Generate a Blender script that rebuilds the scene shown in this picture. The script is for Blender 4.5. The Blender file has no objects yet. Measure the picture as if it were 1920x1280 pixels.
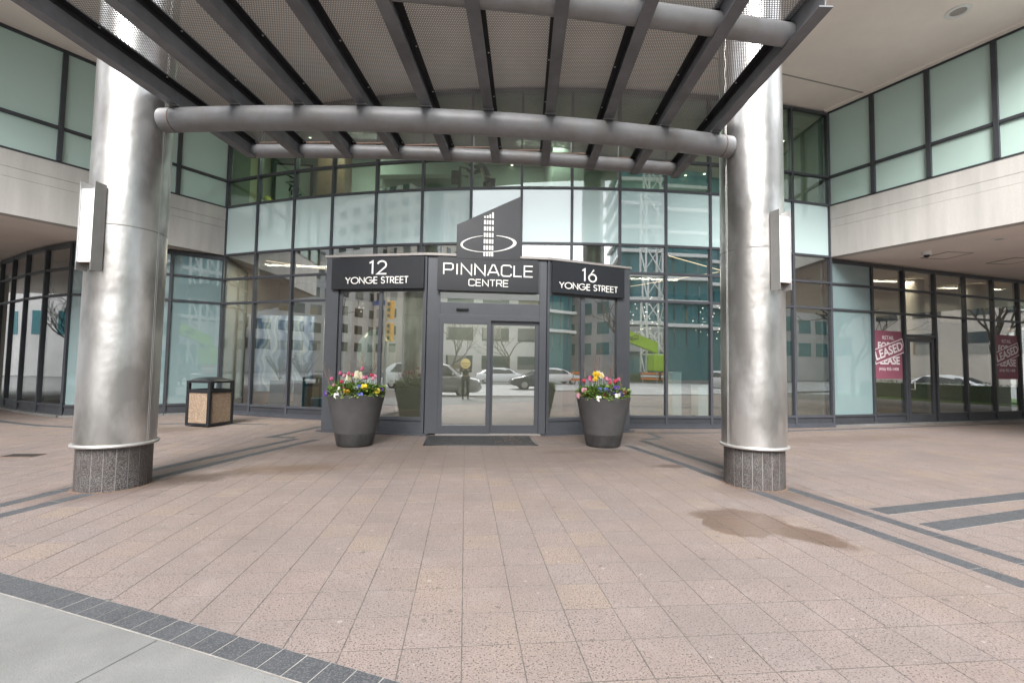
import bpy, bmesh, math, random
from mathutils import Vector, Matrix
from math import sin, cos, pi, radians, sqrt, hypot, atan2
rnd = random.Random(7)
S = bpy.context.scene
COL = S.collection

# ------------------------------------------------------------------ camera, sky, sun, exposure
PITCH, ROLL, YAW = radians(3.0), radians(0.9), radians(5.7)
cam_d = bpy.data.cameras.new('camera'); cam = bpy.data.objects.new('camera', cam_d); COL.objects.link(cam)
fw = Vector((sin(YAW)*cos(PITCH), cos(YAW)*cos(PITCH), sin(PITCH)))
rt = Vector((cos(YAW), -sin(YAW), 0)); up = rt.cross(fw)
r2 = rt*cos(ROLL)+up*sin(ROLL); u2 = up*cos(ROLL)-rt*sin(ROLL)
M = Matrix((r2, u2, -fw)).transposed().to_4x4(); M.translation = Vector((0, 0, 1.47))
cam.matrix_world = M
cam_d.sensor_width = 36; cam_d.sensor_fit = 'HORIZONTAL'; cam_d.lens = 36*865/1920
cam_d.clip_start = 0.05; cam_d.clip_end = 2000
S.camera = cam

SUN_EL, SUN_AZ = radians(42), radians(194)
W = bpy.data.worlds.new('World'); S.world = W; W.use_nodes = True
nt = W.node_tree; nt.nodes.clear()
def wn(t, **k):
    n = nt.nodes.new(t)
    for a, b in k.items(): setattr(n, a, b)
    return n
out = wn('ShaderNodeOutputWorld'); bg = wn('ShaderNodeBackground'); bg.inputs[1].default_value = 0.10
sky = wn('ShaderNodeTexSky', sky_type='NISHITA', sun_disc=False, sun_elevation=SUN_EL, sun_rotation=SUN_AZ,
         air_density=1.0, dust_density=3.0, ozone_density=1.0)
hs = wn('ShaderNodeHueSaturation'); hs.inputs['Saturation'].default_value = 0.22
tc = wn('ShaderNodeTexCoord'); mp = wn('ShaderNodeMapping'); mp.inputs['Scale'].default_value = (1, 1, 2.6)
no = wn('ShaderNodeTexNoise'); no.inputs['Scale'].default_value = 2.4; no.inputs['Detail'].default_value = 7; no.inputs['Roughness'].default_value = 0.55
cr = wn('ShaderNodeValToRGB'); cr.color_ramp.elements[0].position = 0.30; cr.color_ramp.elements[1].position = 0.72
cr.color_ramp.elements[0].color = (4.6, 4.9, 5.4, 1); cr.color_ramp.elements[1].color = (7.6, 7.7, 7.9, 1)
mx = wn('ShaderNodeMixRGB'); mx.inputs[0].default_value = 0.72
nt.links.new(sky.outputs[0], hs.inputs['Color'])
nt.links.new(tc.outputs['Generated'], mp.inputs[0]); nt.links.new(mp.outputs[0], no.inputs[0]); nt.links.new(no.outputs['Fac'], cr.inputs[0])
nt.links.new(hs.outputs[0], mx.inputs[1]); nt.links.new(cr.outputs[0], mx.inputs[2])
nt.links.new(mx.outputs[0], bg.inputs[0]); nt.links.new(bg.outputs[0], out.inputs[0])

sd = bpy.data.lights.new('sun', 'SUN'); sd.energy = 1.5; sd.angle = radians(34); sd.color = (1, 0.975, 0.94)
sun = bpy.data.objects.new('sun', sd); COL.objects.link(sun)
dirv = Vector((sin(SUN_AZ)*cos(SUN_EL), cos(SUN_AZ)*cos(SUN_EL), sin(SUN_EL)))
sun.rotation_euler = dirv.to_track_quat('Z', 'Y').to_euler()

vs = S.view_settings
S.display_settings.display_device = 'sRGB'
vs.view_transform = 'Standard'; vs.look = 'None'; vs.gamma = 1; vs.use_curve_mapping = False
vs.exposure = 2.4
S.render.engine = 'CYCLES'
cy = S.cycles
cy.use_denoising = True
cy.max_bounces = 12; cy.diffuse_bounces = 9; cy.glossy_bounces = 5; cy.transmission_bounces = 4
cy.transparent_max_bounces = 24; cy.caustics_reflective = False; cy.caustics_refractive = False
cy.sample_clamp_indirect = 6.0; cy.blur_glossy = 0.3

# ------------------------------------------------------------------ materials
MATS = {}
def mat(name, col, rough=0.6, metal=0.0, var=0.0, vscale=6.0, bump=0.0, bscale=60.0, spec=0.5, emit=0.0, col2=None, speck=None, aniso=0.0, stretch=None, coat=0.0):
    """principled material with object-space noise variation, fine bump and optional dark speckle"""
    if name in MATS: return MATS[name]
    m = bpy.data.materials.new(name); m.use_nodes = True; MATS[name] = m
    t = m.node_tree; N = t.nodes; L = t.links
    p = N['Principled BSDF']
    p.inputs['Base Color'].default_value = (*col, 1); p.inputs['Roughness'].default_value = rough; p.inputs['Metallic'].default_value = metal
    p.inputs['Specular IOR Level'].default_value = spec
    if coat: p.inputs['Coat Weight'].default_value = coat
    if emit:
        p.inputs['Emission Color'].default_value = (*col, 1); p.inputs['Emission Strength'].default_value = emit
    g = N.new('ShaderNodeNewGeometry'); src = g.outputs['Position']
    if stretch:
        mpn = N.new('ShaderNodeMapping'); mpn.inputs['Scale'].default_value = stretch; L.new(src, mpn.inputs[0]); src = mpn.outputs[0]
    colsock = None
    if var or col2:
        n = N.new('ShaderNodeTexNoise'); n.inputs['Scale'].default_value = vscale; n.inputs['Detail'].default_value = 6; n.inputs['Roughness'].default_value = 0.62
        L.new(src, n.inputs[0])
        r = N.new('ShaderNodeValToRGB'); r.color_ramp.elements[0].position = 0.34; r.color_ramp.elements[1].position = 0.66
        c2 = col2 if col2 else tuple(c*(1-var) for c in col)
        c1 = col if col2 else tuple(min(1, c*(1+var*0.6)) for c in col)
        r.color_ramp.elements[0].color = (*c2, 1); r.color_ramp.elements[1].color = (*c1, 1)
        L.new(n.outputs['Fac'], r.inputs[0]); colsock = r.outputs[0]
        rr = N.new('ShaderNodeMapRange'); rr.inputs['To Min'].default_value = min(1, rough+0.10); rr.inputs['To Max'].default_value = max(0.02, rough-0.07)
        L.new(n.outputs['Fac'], rr.inputs['Value']); L.new(rr.outputs[0], p.inputs['Roughness'])
    if speck:
        sc, amt, scol = speck
        v = N.new('ShaderNodeTexNoise'); v.inputs['Scale'].default_value = sc; v.inputs['Detail'].default_value = 2.5; v.inputs['Roughness'].default_value = 0.7
        L.new(g.outputs['Position'], v.inputs[0])
        r = N.new('ShaderNodeValToRGB'); r.color_ramp.elements[0].position = amt; r.color_ramp.elements[1].position = amt+0.07
        r.color_ramp.elements[0].color = (1, 1, 1, 1); r.color_ramp.elements[1].color = (0, 0, 0, 1)
        L.new(v.outputs['Fac'], r.inputs[0])
        mxn = N.new('ShaderNodeMixRGB'); L.new(r.outputs[0], mxn.inputs[0]); mxn.inputs[1].default_value = (*col, 1); mxn.inputs[2].default_value = (*scol, 1)
        if colsock: L.new(colsock, mxn.inputs[1])
        colsock = mxn.outputs[0]
    if colsock: L.new(colsock, p.inputs['Base Color'])
    if bump:
        b = N.new('ShaderNodeTexNoise'); b.inputs['Scale'].default_value = bscale; b.inputs['Detail'].default_value = 3
        L.new(src, b.inputs[0])
        bm_ = N.new('ShaderNodeBump'); bm_.inputs['Strength'].default_value = bump; bm_.inputs['Distance'].default_value = 0.01
        L.new(b.outputs['Fac'], bm_.inputs['Height']); L.new(bm_.outputs[0], p.inputs['Normal'])
    return m

def glass(name, tint, r0, body=None, bodyfac=0.0, wav=0.0, gl=(1, 1, 1)):
    """architectural glass: clear (tinted transparent) or back-painted body under a sharp reflection rising at grazing angles"""
    m = bpy.data.materials.new(name); m.use_nodes = True; MATS[name] = m
    t = m.node_tree; N = t.nodes; L = t.links; N.clear()
    o = N.new('ShaderNodeOutputMaterial'); gls = N.new('ShaderNodeBsdfGlossy'); gls.inputs['Roughness'].default_value = 0.0
    gls.inputs['Color'].default_value = (*gl, 1)
    lw = N.new('ShaderNodeLayerWeight'); lw.inputs['Blend'].default_value = 0.5
    pw = N.new('ShaderNodeMath'); pw.operation = 'POWER'; pw.inputs[1].default_value = 4.0; L.new(lw.outputs['Facing'], pw.inputs[0])
    ma = N.new('ShaderNodeMath'); ma.operation = 'MULTIPLY_ADD'; ma.inputs[1].default_value = 1-r0; ma.inputs[2].default_value = r0; L.new(pw.outputs[0], ma.inputs[0])
    tr = N.new('ShaderNodeBsdfTransparent'); tr.inputs[0].default_value = (*tint, 1)
    base = tr.outputs[0]
    if body:
        d = N.new('ShaderNodeBsdfDiffuse'); d.inputs[0].default_value = (*body, 1)
        mb = N.new('ShaderNodeMixShader'); mb.inputs[0].default_value = bodyfac; L.new(tr.outputs[0], mb.inputs[1]); L.new(d.outputs[0], mb.inputs[2]); base = mb.outputs[0]
    ms = N.new('ShaderNodeMixShader'); L.new(ma.outputs[0], ms.inputs[0]); L.new(base, ms.inputs[1]); L.new(gls.outputs[0], ms.inputs[2])
    L.new(ms.outputs[0], o.inputs[0])
    if wav:
        g = N.new('ShaderNodeNewGeometry'); n = N.new('ShaderNodeTexNoise'); n.inputs['Scale'].default_value = 0.8; n.inputs['Detail'].default_value = 1
        L.new(g.outputs['Position'], n.inputs[0]); b = N.new('ShaderNodeBump'); b.inputs['Strength'].default_value = wav; b.inputs['Distance'].default_value = 0.02
        L.new(n.outputs['Fac'], b.inputs['Height']); L.new(b.outputs[0], gls.inputs['Normal'])
    return m

# paving: pink-beige exposed-aggregate concrete, each unit a little different, with a wet patch and old stains of fixed shape
TSX, TSY, TX0, TY0 = 0.3053, 0.3204, 0.0111, 2.5082
def paving_mat():
    m = bpy.data.materials.new('pink_paver'); m.use_nodes = True; MATS['paver'] = m
    t = m.node_tree; N = t.nodes; L = t.links; p = N['Principled BSDF']
    g = N.new('ShaderNodeNewGeometry'); P = g.outputs['Position']
    def math_(op, a, b=None, c=None):
        n = N.new('ShaderNodeMath'); n.operation = op
        for i, v in enumerate((a, b, c)):
            if v is None: continue
            if isinstance(v, (int, float)): n.inputs[i].default_value = v
            else: L.new(v, n.inputs[i])
        return n.outputs[0]
    sx = N.new('ShaderNodeSeparateXYZ'); L.new(P, sx.inputs[0])
    cx = math_('FLOOR', math_('DIVIDE', math_('SUBTRACT', sx.outputs[0], TX0), TSX)); cyy = math_('FLOOR', math_('DIVIDE', math_('SUBTRACT', sx.outputs[1], TY0), TSY))
    cb = N.new('ShaderNodeCombineXYZ'); L.new(cx, cb.inputs[0]); L.new(cyy, cb.inputs[1])
    wnz = N.new('ShaderNodeTexWhiteNoise'); L.new(cb.outputs[0], wnz.inputs[0])
    r = N.new('ShaderNodeValToRGB'); e = r.color_ramp.elements
    e[0].color = (0.179, 0.146, 0.134, 1); e[1].color = (0.210, 0.165, 0.135, 1); e[1].position = 1.0
    for pos, c in ((0.3, (0.195, 0.156, 0.142)), (0.6, (0.188, 0.154, 0.143)), (0.85, (0.203, 0.159, 0.141))):
        x = e.new(pos); x.color = (*c, 1)
    L.new(wnz.outputs['Value'], r.inputs[0]); c = r.outputs[0]
    def mixc(fac, a, b, bt='MIX'):
        n = N.new('ShaderNodeMixRGB'); n.blend_type = bt
        for i, v in ((0, fac), (1, a), (2, b)):
            if isinstance(v, (int, float)): n.inputs[i].default_value = v
            elif isinstance(v, tuple): n.inputs[i].default_value = (*v, 1)
            else: L.new(v, n.inputs[i])
        return n.outputs[0]
    def noise(sc, det=4, ro=0.6, v=P):
        n = N.new('ShaderNodeTexNoise'); n.inputs['Scale'].default_value = sc; n.inputs['Detail'].default_value = det; n.inputs['Roughness'].default_value = ro; L.new(v, n.inputs[0]); return n.outputs['Fac']
    def ramp(v, a, b, inv=False):
        n = N.new('ShaderNodeMapRange'); n.inputs['From Min'].default_value = a; n.inputs['From Max'].default_value = b
        if inv: n.inputs['To Min'].default_value = 1; n.inputs['To Max'].default_value = 0
        L.new(v, n.inputs['Value']); return n.outputs[0]
    # aggregate: dark and pale chips
    c = mixc(math_('MULTIPLY', ramp(noise(0.55, 3, 0.6), 0.45, 0.65), 0.45), c, (0.218, 0.165, 0.126))
    c = mixc(math_('MULTIPLY', ramp(noise(92, 2, 0.5), 0.565, 0.61), 0.9), c, (0.049, 0.041, 0.040))
    c = mixc(math_('MULTIPLY', ramp(noise(105, 2, 0.5), 0.41, 0.37), 0.6), c, (0.299, 0.247, 0.227))
    # broad weathering
    c = mixc(math_('MULTIPLY', ramp(noise(0.9, 5, 0.65), 0.42, 0.66), 0.5), c, (0.137, 0.113, 0.106))
    c = mixc(math_('MULTIPLY', ramp(noise(2.6, 6, 0.7), 0.54, 0.74), 0.4), c, (0.249, 0.212, 0.199))
    c = mixc(math_('MULTIPLY', ramp(noise(11, 1, 0.5), 0.735, 0.755), 0.55), c, (0.068, 0.059, 0.056))
    c = mixc(math_('MULTIPLY', ramp(noise(17, 1, 0.5), 0.252, 0.24), 0.35), c, (0.373, 0.340, 0.328))
    # blotches with positions of their own: (x, y, rx, ry, rot, colour, strength)
    wob = noise(2.6, 8, 0.68)
    rough = 0.72
    wet = None
    def blob(x, y, rx, ry, a, soft, wobble=1.5):
        ux = math_('SUBTRACT', sx.outputs[0], x); uy = math_('SUBTRACT', sx.outputs[1], y)
        X = math_('ADD', math_('MULTIPLY', ux, cos(a)/rx), math_('MULTIPLY', uy, sin(a)/rx)); Y = math_('ADD', math_('MULTIPLY', ux, -sin(a)/ry), math_('MULTIPLY', uy, cos(a)/ry))
        d = math_('SQRT', math_('ADD', math_('MULTIPLY', X, X), math_('MULTIPLY', Y, Y)))
        d = math_('ADD', d, math_('MULTIPLY', math_('SUBTRACT', wob, 0.5), wobble))
        return ramp(d, 1-soft, 1+soft, True)
    w1 = blob(2.72, 4.38, 0.42, 0.32, -0.5, 0.16); w2 = blob(3.02, 3.98, 0.45, 0.20, -1.0, 0.16); w3 = blob(2.55, 4.20, 0.28, 0.30, 0.2, 0.06)
    wet = math_('MAXIMUM', math_('MAXIMUM', w1, w2), w3)
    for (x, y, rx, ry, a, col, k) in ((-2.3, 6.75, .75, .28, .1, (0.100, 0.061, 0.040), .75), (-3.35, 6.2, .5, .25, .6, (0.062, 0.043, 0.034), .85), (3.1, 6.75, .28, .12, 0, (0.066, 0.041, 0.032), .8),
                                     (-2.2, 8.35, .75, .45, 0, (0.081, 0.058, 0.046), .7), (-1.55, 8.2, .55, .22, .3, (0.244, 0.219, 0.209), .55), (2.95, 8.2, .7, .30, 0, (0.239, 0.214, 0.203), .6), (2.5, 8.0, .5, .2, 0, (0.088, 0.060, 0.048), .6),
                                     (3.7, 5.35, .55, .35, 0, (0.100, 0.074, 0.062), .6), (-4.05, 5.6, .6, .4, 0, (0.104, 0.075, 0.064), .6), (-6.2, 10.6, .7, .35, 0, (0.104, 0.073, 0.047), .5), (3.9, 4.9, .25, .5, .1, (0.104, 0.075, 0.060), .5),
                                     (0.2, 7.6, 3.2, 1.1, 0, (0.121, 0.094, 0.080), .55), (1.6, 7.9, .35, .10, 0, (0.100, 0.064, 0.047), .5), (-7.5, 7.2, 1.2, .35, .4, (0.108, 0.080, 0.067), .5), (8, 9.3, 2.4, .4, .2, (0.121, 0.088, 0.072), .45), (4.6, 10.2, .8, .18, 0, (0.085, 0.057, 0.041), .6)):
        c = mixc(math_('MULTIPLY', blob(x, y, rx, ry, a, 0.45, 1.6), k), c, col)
    c = mixc(wet, c, mixc(1.0, c, (0.64, 0.555, 0.49), 'MULTIPLY'))
    L.new(c, p.inputs['Base Color'])
    ro = N.new('ShaderNodeMapRange'); ro.inputs['To Min'].default_value = 0.74; ro.inputs['To Max'].default_value = 0.42; L.new(wet, ro.inputs['Value']); L.new(ro.outputs[0], p.inputs['Roughness'])
    p.inputs['Specular IOR Level'].default_value = 0.35
    b = N.new('ShaderNodeBump'); b.inputs['Strength'].default_value = 0.35; b.inputs['Distance'].default_value = 0.004; L.new(noise(110, 3, 0.6), b.inputs['Height']); L.new(b.outputs[0], p.inputs['Normal'])
    return m
paving_mat()

def steel_mat():
    """brushed stainless sheet: soft reflections, shallow dents, mottled dark reflections painted into the colour"""
    m = bpy.data.materials.new('brushed_stainless'); m.use_nodes = True; MATS['stainless'] = m
    t = m.node_tree; N = t.nodes; L = t.links; p = N['Principled BSDF']
    p.inputs['Metallic'].default_value = 1.0
    g = N.new('ShaderNodeNewGeometry')
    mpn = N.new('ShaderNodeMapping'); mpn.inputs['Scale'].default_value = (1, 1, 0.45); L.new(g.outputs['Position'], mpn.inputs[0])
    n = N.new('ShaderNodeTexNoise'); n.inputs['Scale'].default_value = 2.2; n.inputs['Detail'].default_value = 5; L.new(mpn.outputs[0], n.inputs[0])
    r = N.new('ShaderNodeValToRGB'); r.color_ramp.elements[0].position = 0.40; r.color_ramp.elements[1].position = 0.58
    r.color_ramp.elements[0].color = (0.36, 0.345, 0.33, 1); r.color_ramp.elements[1].color = (0.68, 0.665, 0.65, 1)  # dark blotches stand in for mottled reflections
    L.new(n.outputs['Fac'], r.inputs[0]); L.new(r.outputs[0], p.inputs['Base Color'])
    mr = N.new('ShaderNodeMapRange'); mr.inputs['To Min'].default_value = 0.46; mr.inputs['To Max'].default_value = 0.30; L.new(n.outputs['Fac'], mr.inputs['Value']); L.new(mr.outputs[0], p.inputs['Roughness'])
    mp2 = N.new('ShaderNodeMapping'); mp2.inputs['Scale'].default_value = (1.6, 1.6, 1.3); L.new(g.outputs['Position'], mp2.inputs[0])
    d = N.new('ShaderNodeTexNoise'); d.inputs['Scale'].default_value = 1.5; d.inputs['Detail'].default_value = 3; L.new(mp2.outputs[0], d.inputs[0])
    b = N.new('ShaderNodeBump'); b.inputs['Strength'].default_value = 0.5; b.inputs['Distance'].default_value = 0.035; L.new(d.outputs['Fac'], b.inputs['Height'])
    mp3 = N.new('ShaderNodeMapping'); mp3.inputs['Scale'].default_value = (4, 4, 260); L.new(g.outputs['Position'], mp3.inputs[0])
    f = N.new('ShaderNodeTexNoise'); f.inputs['Scale'].default_value = 1.0; f.inputs['Detail'].default_value = 2; L.new(mp3.outputs[0], f.inputs[0])
    b2 = N.new('ShaderNodeBump'); b2.inputs['Strength'].default_value = 0.06; b2.inputs['Distance'].default_value = 0.001; L.new(f.outputs['Fac'], b2.inputs['Height']); L.new(b.outputs[0], b2.inputs['Normal'])
    L.new(b2.outputs[0], p.inputs['Normal'])
    return m
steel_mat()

G_CLEAR = glass('clear_glass', (0.80, 0.86, 0.85), 0.24, wav=0.05)
G_GREEN = glass('green_glass', (0.66, 0.80, 0.74), 0.10)
G_DOOR = glass('door_glass', (0.86, 0.89, 0.88), 0.28, wav=0.05)
G_SHOP = glass('shop_glass', (0.82, 0.85, 0.84), 0.24, wav=0.05)
G_FROST = glass('back_painted_glass', (0, 0, 0), 0.115, body=(0.60, 0.765, 0.755), bodyfac=1.0)
G_FROSTW = glass('back_painted_glass_satin', (0, 0, 0), 0.05, body=(0.46, 0.60, 0.555), bodyfac=1.0)
G_FROSTS = glass('frosted_shop_glass', (0, 0, 0), 0.12, body=(0.185, 0.26, 0.267), bodyfac=1.0)
mat('frame', (0.058, 0.062, 0.074), 0.42, 0.0, var=0.12, vscale=3, spec=0.5)
mat('frame_dark', (0.040, 0.043, 0.050), 0.42, 0.0, var=0.15, vscale=3)
mat('portal', (0.072, 0.077, 0.088), 0.40, 0.0, var=0.08, vscale=2.5)
mat('coping', (0.34, 0.315, 0.30), 0.5, 0.2, var=0.12)
mat('sign_black', (0.012, 0.0135, 0.018), 0.42, var=0.15, vscale=2)
mat('letter', (0.80, 0.79, 0.76), 0.4)
mat('granite_fascia', (0.52, 0.50, 0.475), 0.62, var=0.16, vscale=0.9, stretch=(3, 3, .35), bump=0.15, bscale=60, speck=(140, 0.40, (0.42, 0.40, 0.385)))
mat('groove', (0.36, 0.33, 0.31), 0.8)
mat('soffit', (0.87, 0.79, 0.735), 0.85, var=0.06, vscale=0.7, bump=0.12, bscale=40)
mat('soffit_low', (0.84, 0.76, 0.70), 0.85, var=0.07, vscale=0.7, bump=0.12, bscale=40)
mat('granite_dark', (0.165, 0.155, 0.150), 0.45, speck=(95, 0.48, (0.030, 0.028, 0.030)), col2=(0.12, 0.095, 0.085), vscale=5, bump=0.08, bscale=90)
mat('joint_light', (0.27, 0.255, 0.24), 0.8, var=0.2)
mat('steel_paint', (0.160, 0.164, 0.175), 0.45, 0.2, var=0.28, vscale=2.2, bump=0.05, bscale=30)
mat('steel_black', (0.018, 0.018, 0.02), 0.5, var=0.2)
mat('tube_paint', (0.245, 0.25, 0.265), 0.48, 0.15, col2=(0.20, 0.192, 0.187), vscale=3.0, bump=0.04, bscale=12)
mat('mesh_grey', (0.36, 0.352, 0.35), 0.5, 0.3, var=0.15, vscale=1.5)
mat('rust', (0.14, 0.09, 0.065), 0.8, var=0.4, vscale=30)
mat('bolt', (0.55, 0.54, 0.52), 0.4, 0.8)
mat('acrylic', (0.85, 0.87, 0.90), 0.35, emit=0.10)
mat('satin_steel', (0.50, 0.49, 0.475), 0.38, 0.65, var=0.12, vscale=3)
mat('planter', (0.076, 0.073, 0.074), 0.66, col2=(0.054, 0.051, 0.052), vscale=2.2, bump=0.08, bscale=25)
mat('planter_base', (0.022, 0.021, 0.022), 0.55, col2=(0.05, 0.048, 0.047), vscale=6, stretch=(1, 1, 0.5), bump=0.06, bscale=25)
mat('soil', (0.03, 0.022, 0.016), 0.95, bump=0.5, bscale=60)
mat('bin_frame', (0.012, 0.013, 0.016), 0.36, var=0.2, vscale=8)
mat('aggregate', (0.34, 0.245, 0.165), 0.8, col2=(0.10, 0.065, 0.045), vscale=62, bump=1.0, bscale=60, speck=(74, 0.36, (0.50, 0.42, 0.33)))
mat('mat_rubber', (0.030, 0.030, 0.033), 0.9, var=0.4, vscale=9, bump=0.6, bscale=150)
mat('band_stone', (0.046, 0.0485, 0.054), 0.68, var=0.20, vscale=3, bump=0.25, bscale=120, speck=(110, 0.42, (0.09, 0.09, 0.095)))
mat('mortar', (0.27, 0.258, 0.24), 0.9, var=0.25, vscale=7)
mat('joint_sand', (0.100, 0.087, 0.079), 0.95, var=0.35, vscale=8)
mat('concrete', (0.158, 0.157, 0.152), 0.85, var=0.22, vscale=1.6, bump=0.3, bscale=140, speck=(160, 0.36, (0.12, 0.118, 0.116)))
mat('asphalt', (0.30, 0.297, 0.292), 0.9, var=0.2, vscale=2, bump=0.4, bscale=150)
mat('ground', (0.20, 0.19, 0.18), 0.9, var=0.2, vscale=0.2)
mat('white_paint', (0.75, 0.75, 0.73), 0.7)
mat('lobby_floor', (0.20, 0.187, 0.17), 0.22, var=0.1, vscale=1.4)
mat('lobby_wall', (0.27, 0.255, 0.23), 0.7, var=0.05, vscale=1)
mat('lobby_wall2', (0.36, 0.40, 0.37), 0.7, var=0.05, vscale=1)
mat('lobby_dark', (0.10, 0.085, 0.075), 0.6, var=0.1)
mat('lobby_ceiling', (0.42, 0.40, 0.375), 0.85)
mat('walnut', (0.16, 0.095, 0.055), 0.45, var=0.35, vscale=2, stretch=(1, 1, 8))
mat('blind', (0.30, 0.28, 0.24), 0.8, var=0.1)
mat('led', (1.0, 0.70, 0.42), 0.5, emit=0.7)
mat('down', (1.0, 0.88, 0.68), 0.5, emit=2.0)
mat('leaf', (0.13, 0.23, 0.05), 0.55, col2=(0.075, 0.15, 0.035), vscale=25)
mat('leaf_lime', (0.30, 0.40, 0.08), 0.55, col2=(0.13, 0.24, 0.045), vscale=40)
mat('leaf_dark', (0.030, 0.070, 0.025), 0.5, var=0.3, vscale=20)
mat('twig', (0.30, 0.19, 0.12), 0.7, var=0.3, vscale=30)
mat('twig_red', (0.27, 0.10, 0.08), 0.7, var=0.3, vscale=30)
mat('bark', (0.10, 0.082, 0.068), 0.9, var=0.3, vscale=12, bump=0.4, bscale=40)
for n_, c_ in dict(pink=(0.58, 0.12, 0.24), rose=(0.62, 0.27, 0.37), red=(0.50, 0.05, 0.085), cream=(0.82, 0.76, 0.58), white=(0.82, 0.80, 0.76), yellow=(0.85, 0.60, 0.04), orange=(0.85, 0.36, 0.02), violet=(0.075, 0.03, 0.24), blue=(0.12, 0.16, 0.50), maroon=(0.18, 0.012, 0.03)).items():
    mat('petal_'+n_, c_, 0.5, var=0.18, vscale=60)
mat('teal_planter', (0.018, 0.065, 0.090), 0.3, var=0.1)
mat('poster', (0.21, 0.065, 0.098), 0.6)
mat('poster_ink', (0.66, 0.62, 0.63), 0.6)
mat('poster_dim', (0.45, 0.25, 0.29), 0.6)
mat('yellow_sign', (0.85, 0.42, 0.01), 0.5)
mat('skin', (0.50, 0.31, 0.23), 0.55)
mat('hair_blond', (0.42, 0.29, 0.12), 0.6, var=0.3, vscale=40)
mat('hair_brown', (0.06, 0.04, 0.03), 0.6)
mat('coat', (0.045, 0.05, 0.048), 0.85, var=0.2)
mat('teal_top', (0.05, 0.10, 0.09), 0.8, var=0.4, vscale=12)
mat('trouser', (0.03, 0.032, 0.04), 0.85)
mat('chrome', (0.75, 0.75, 0.75), 0.15, 1.0)
mat('rubber', (0.018, 0.018, 0.019), 0.7)
mat('car_glass', (0.02, 0.025, 0.03), 0.08)

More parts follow.
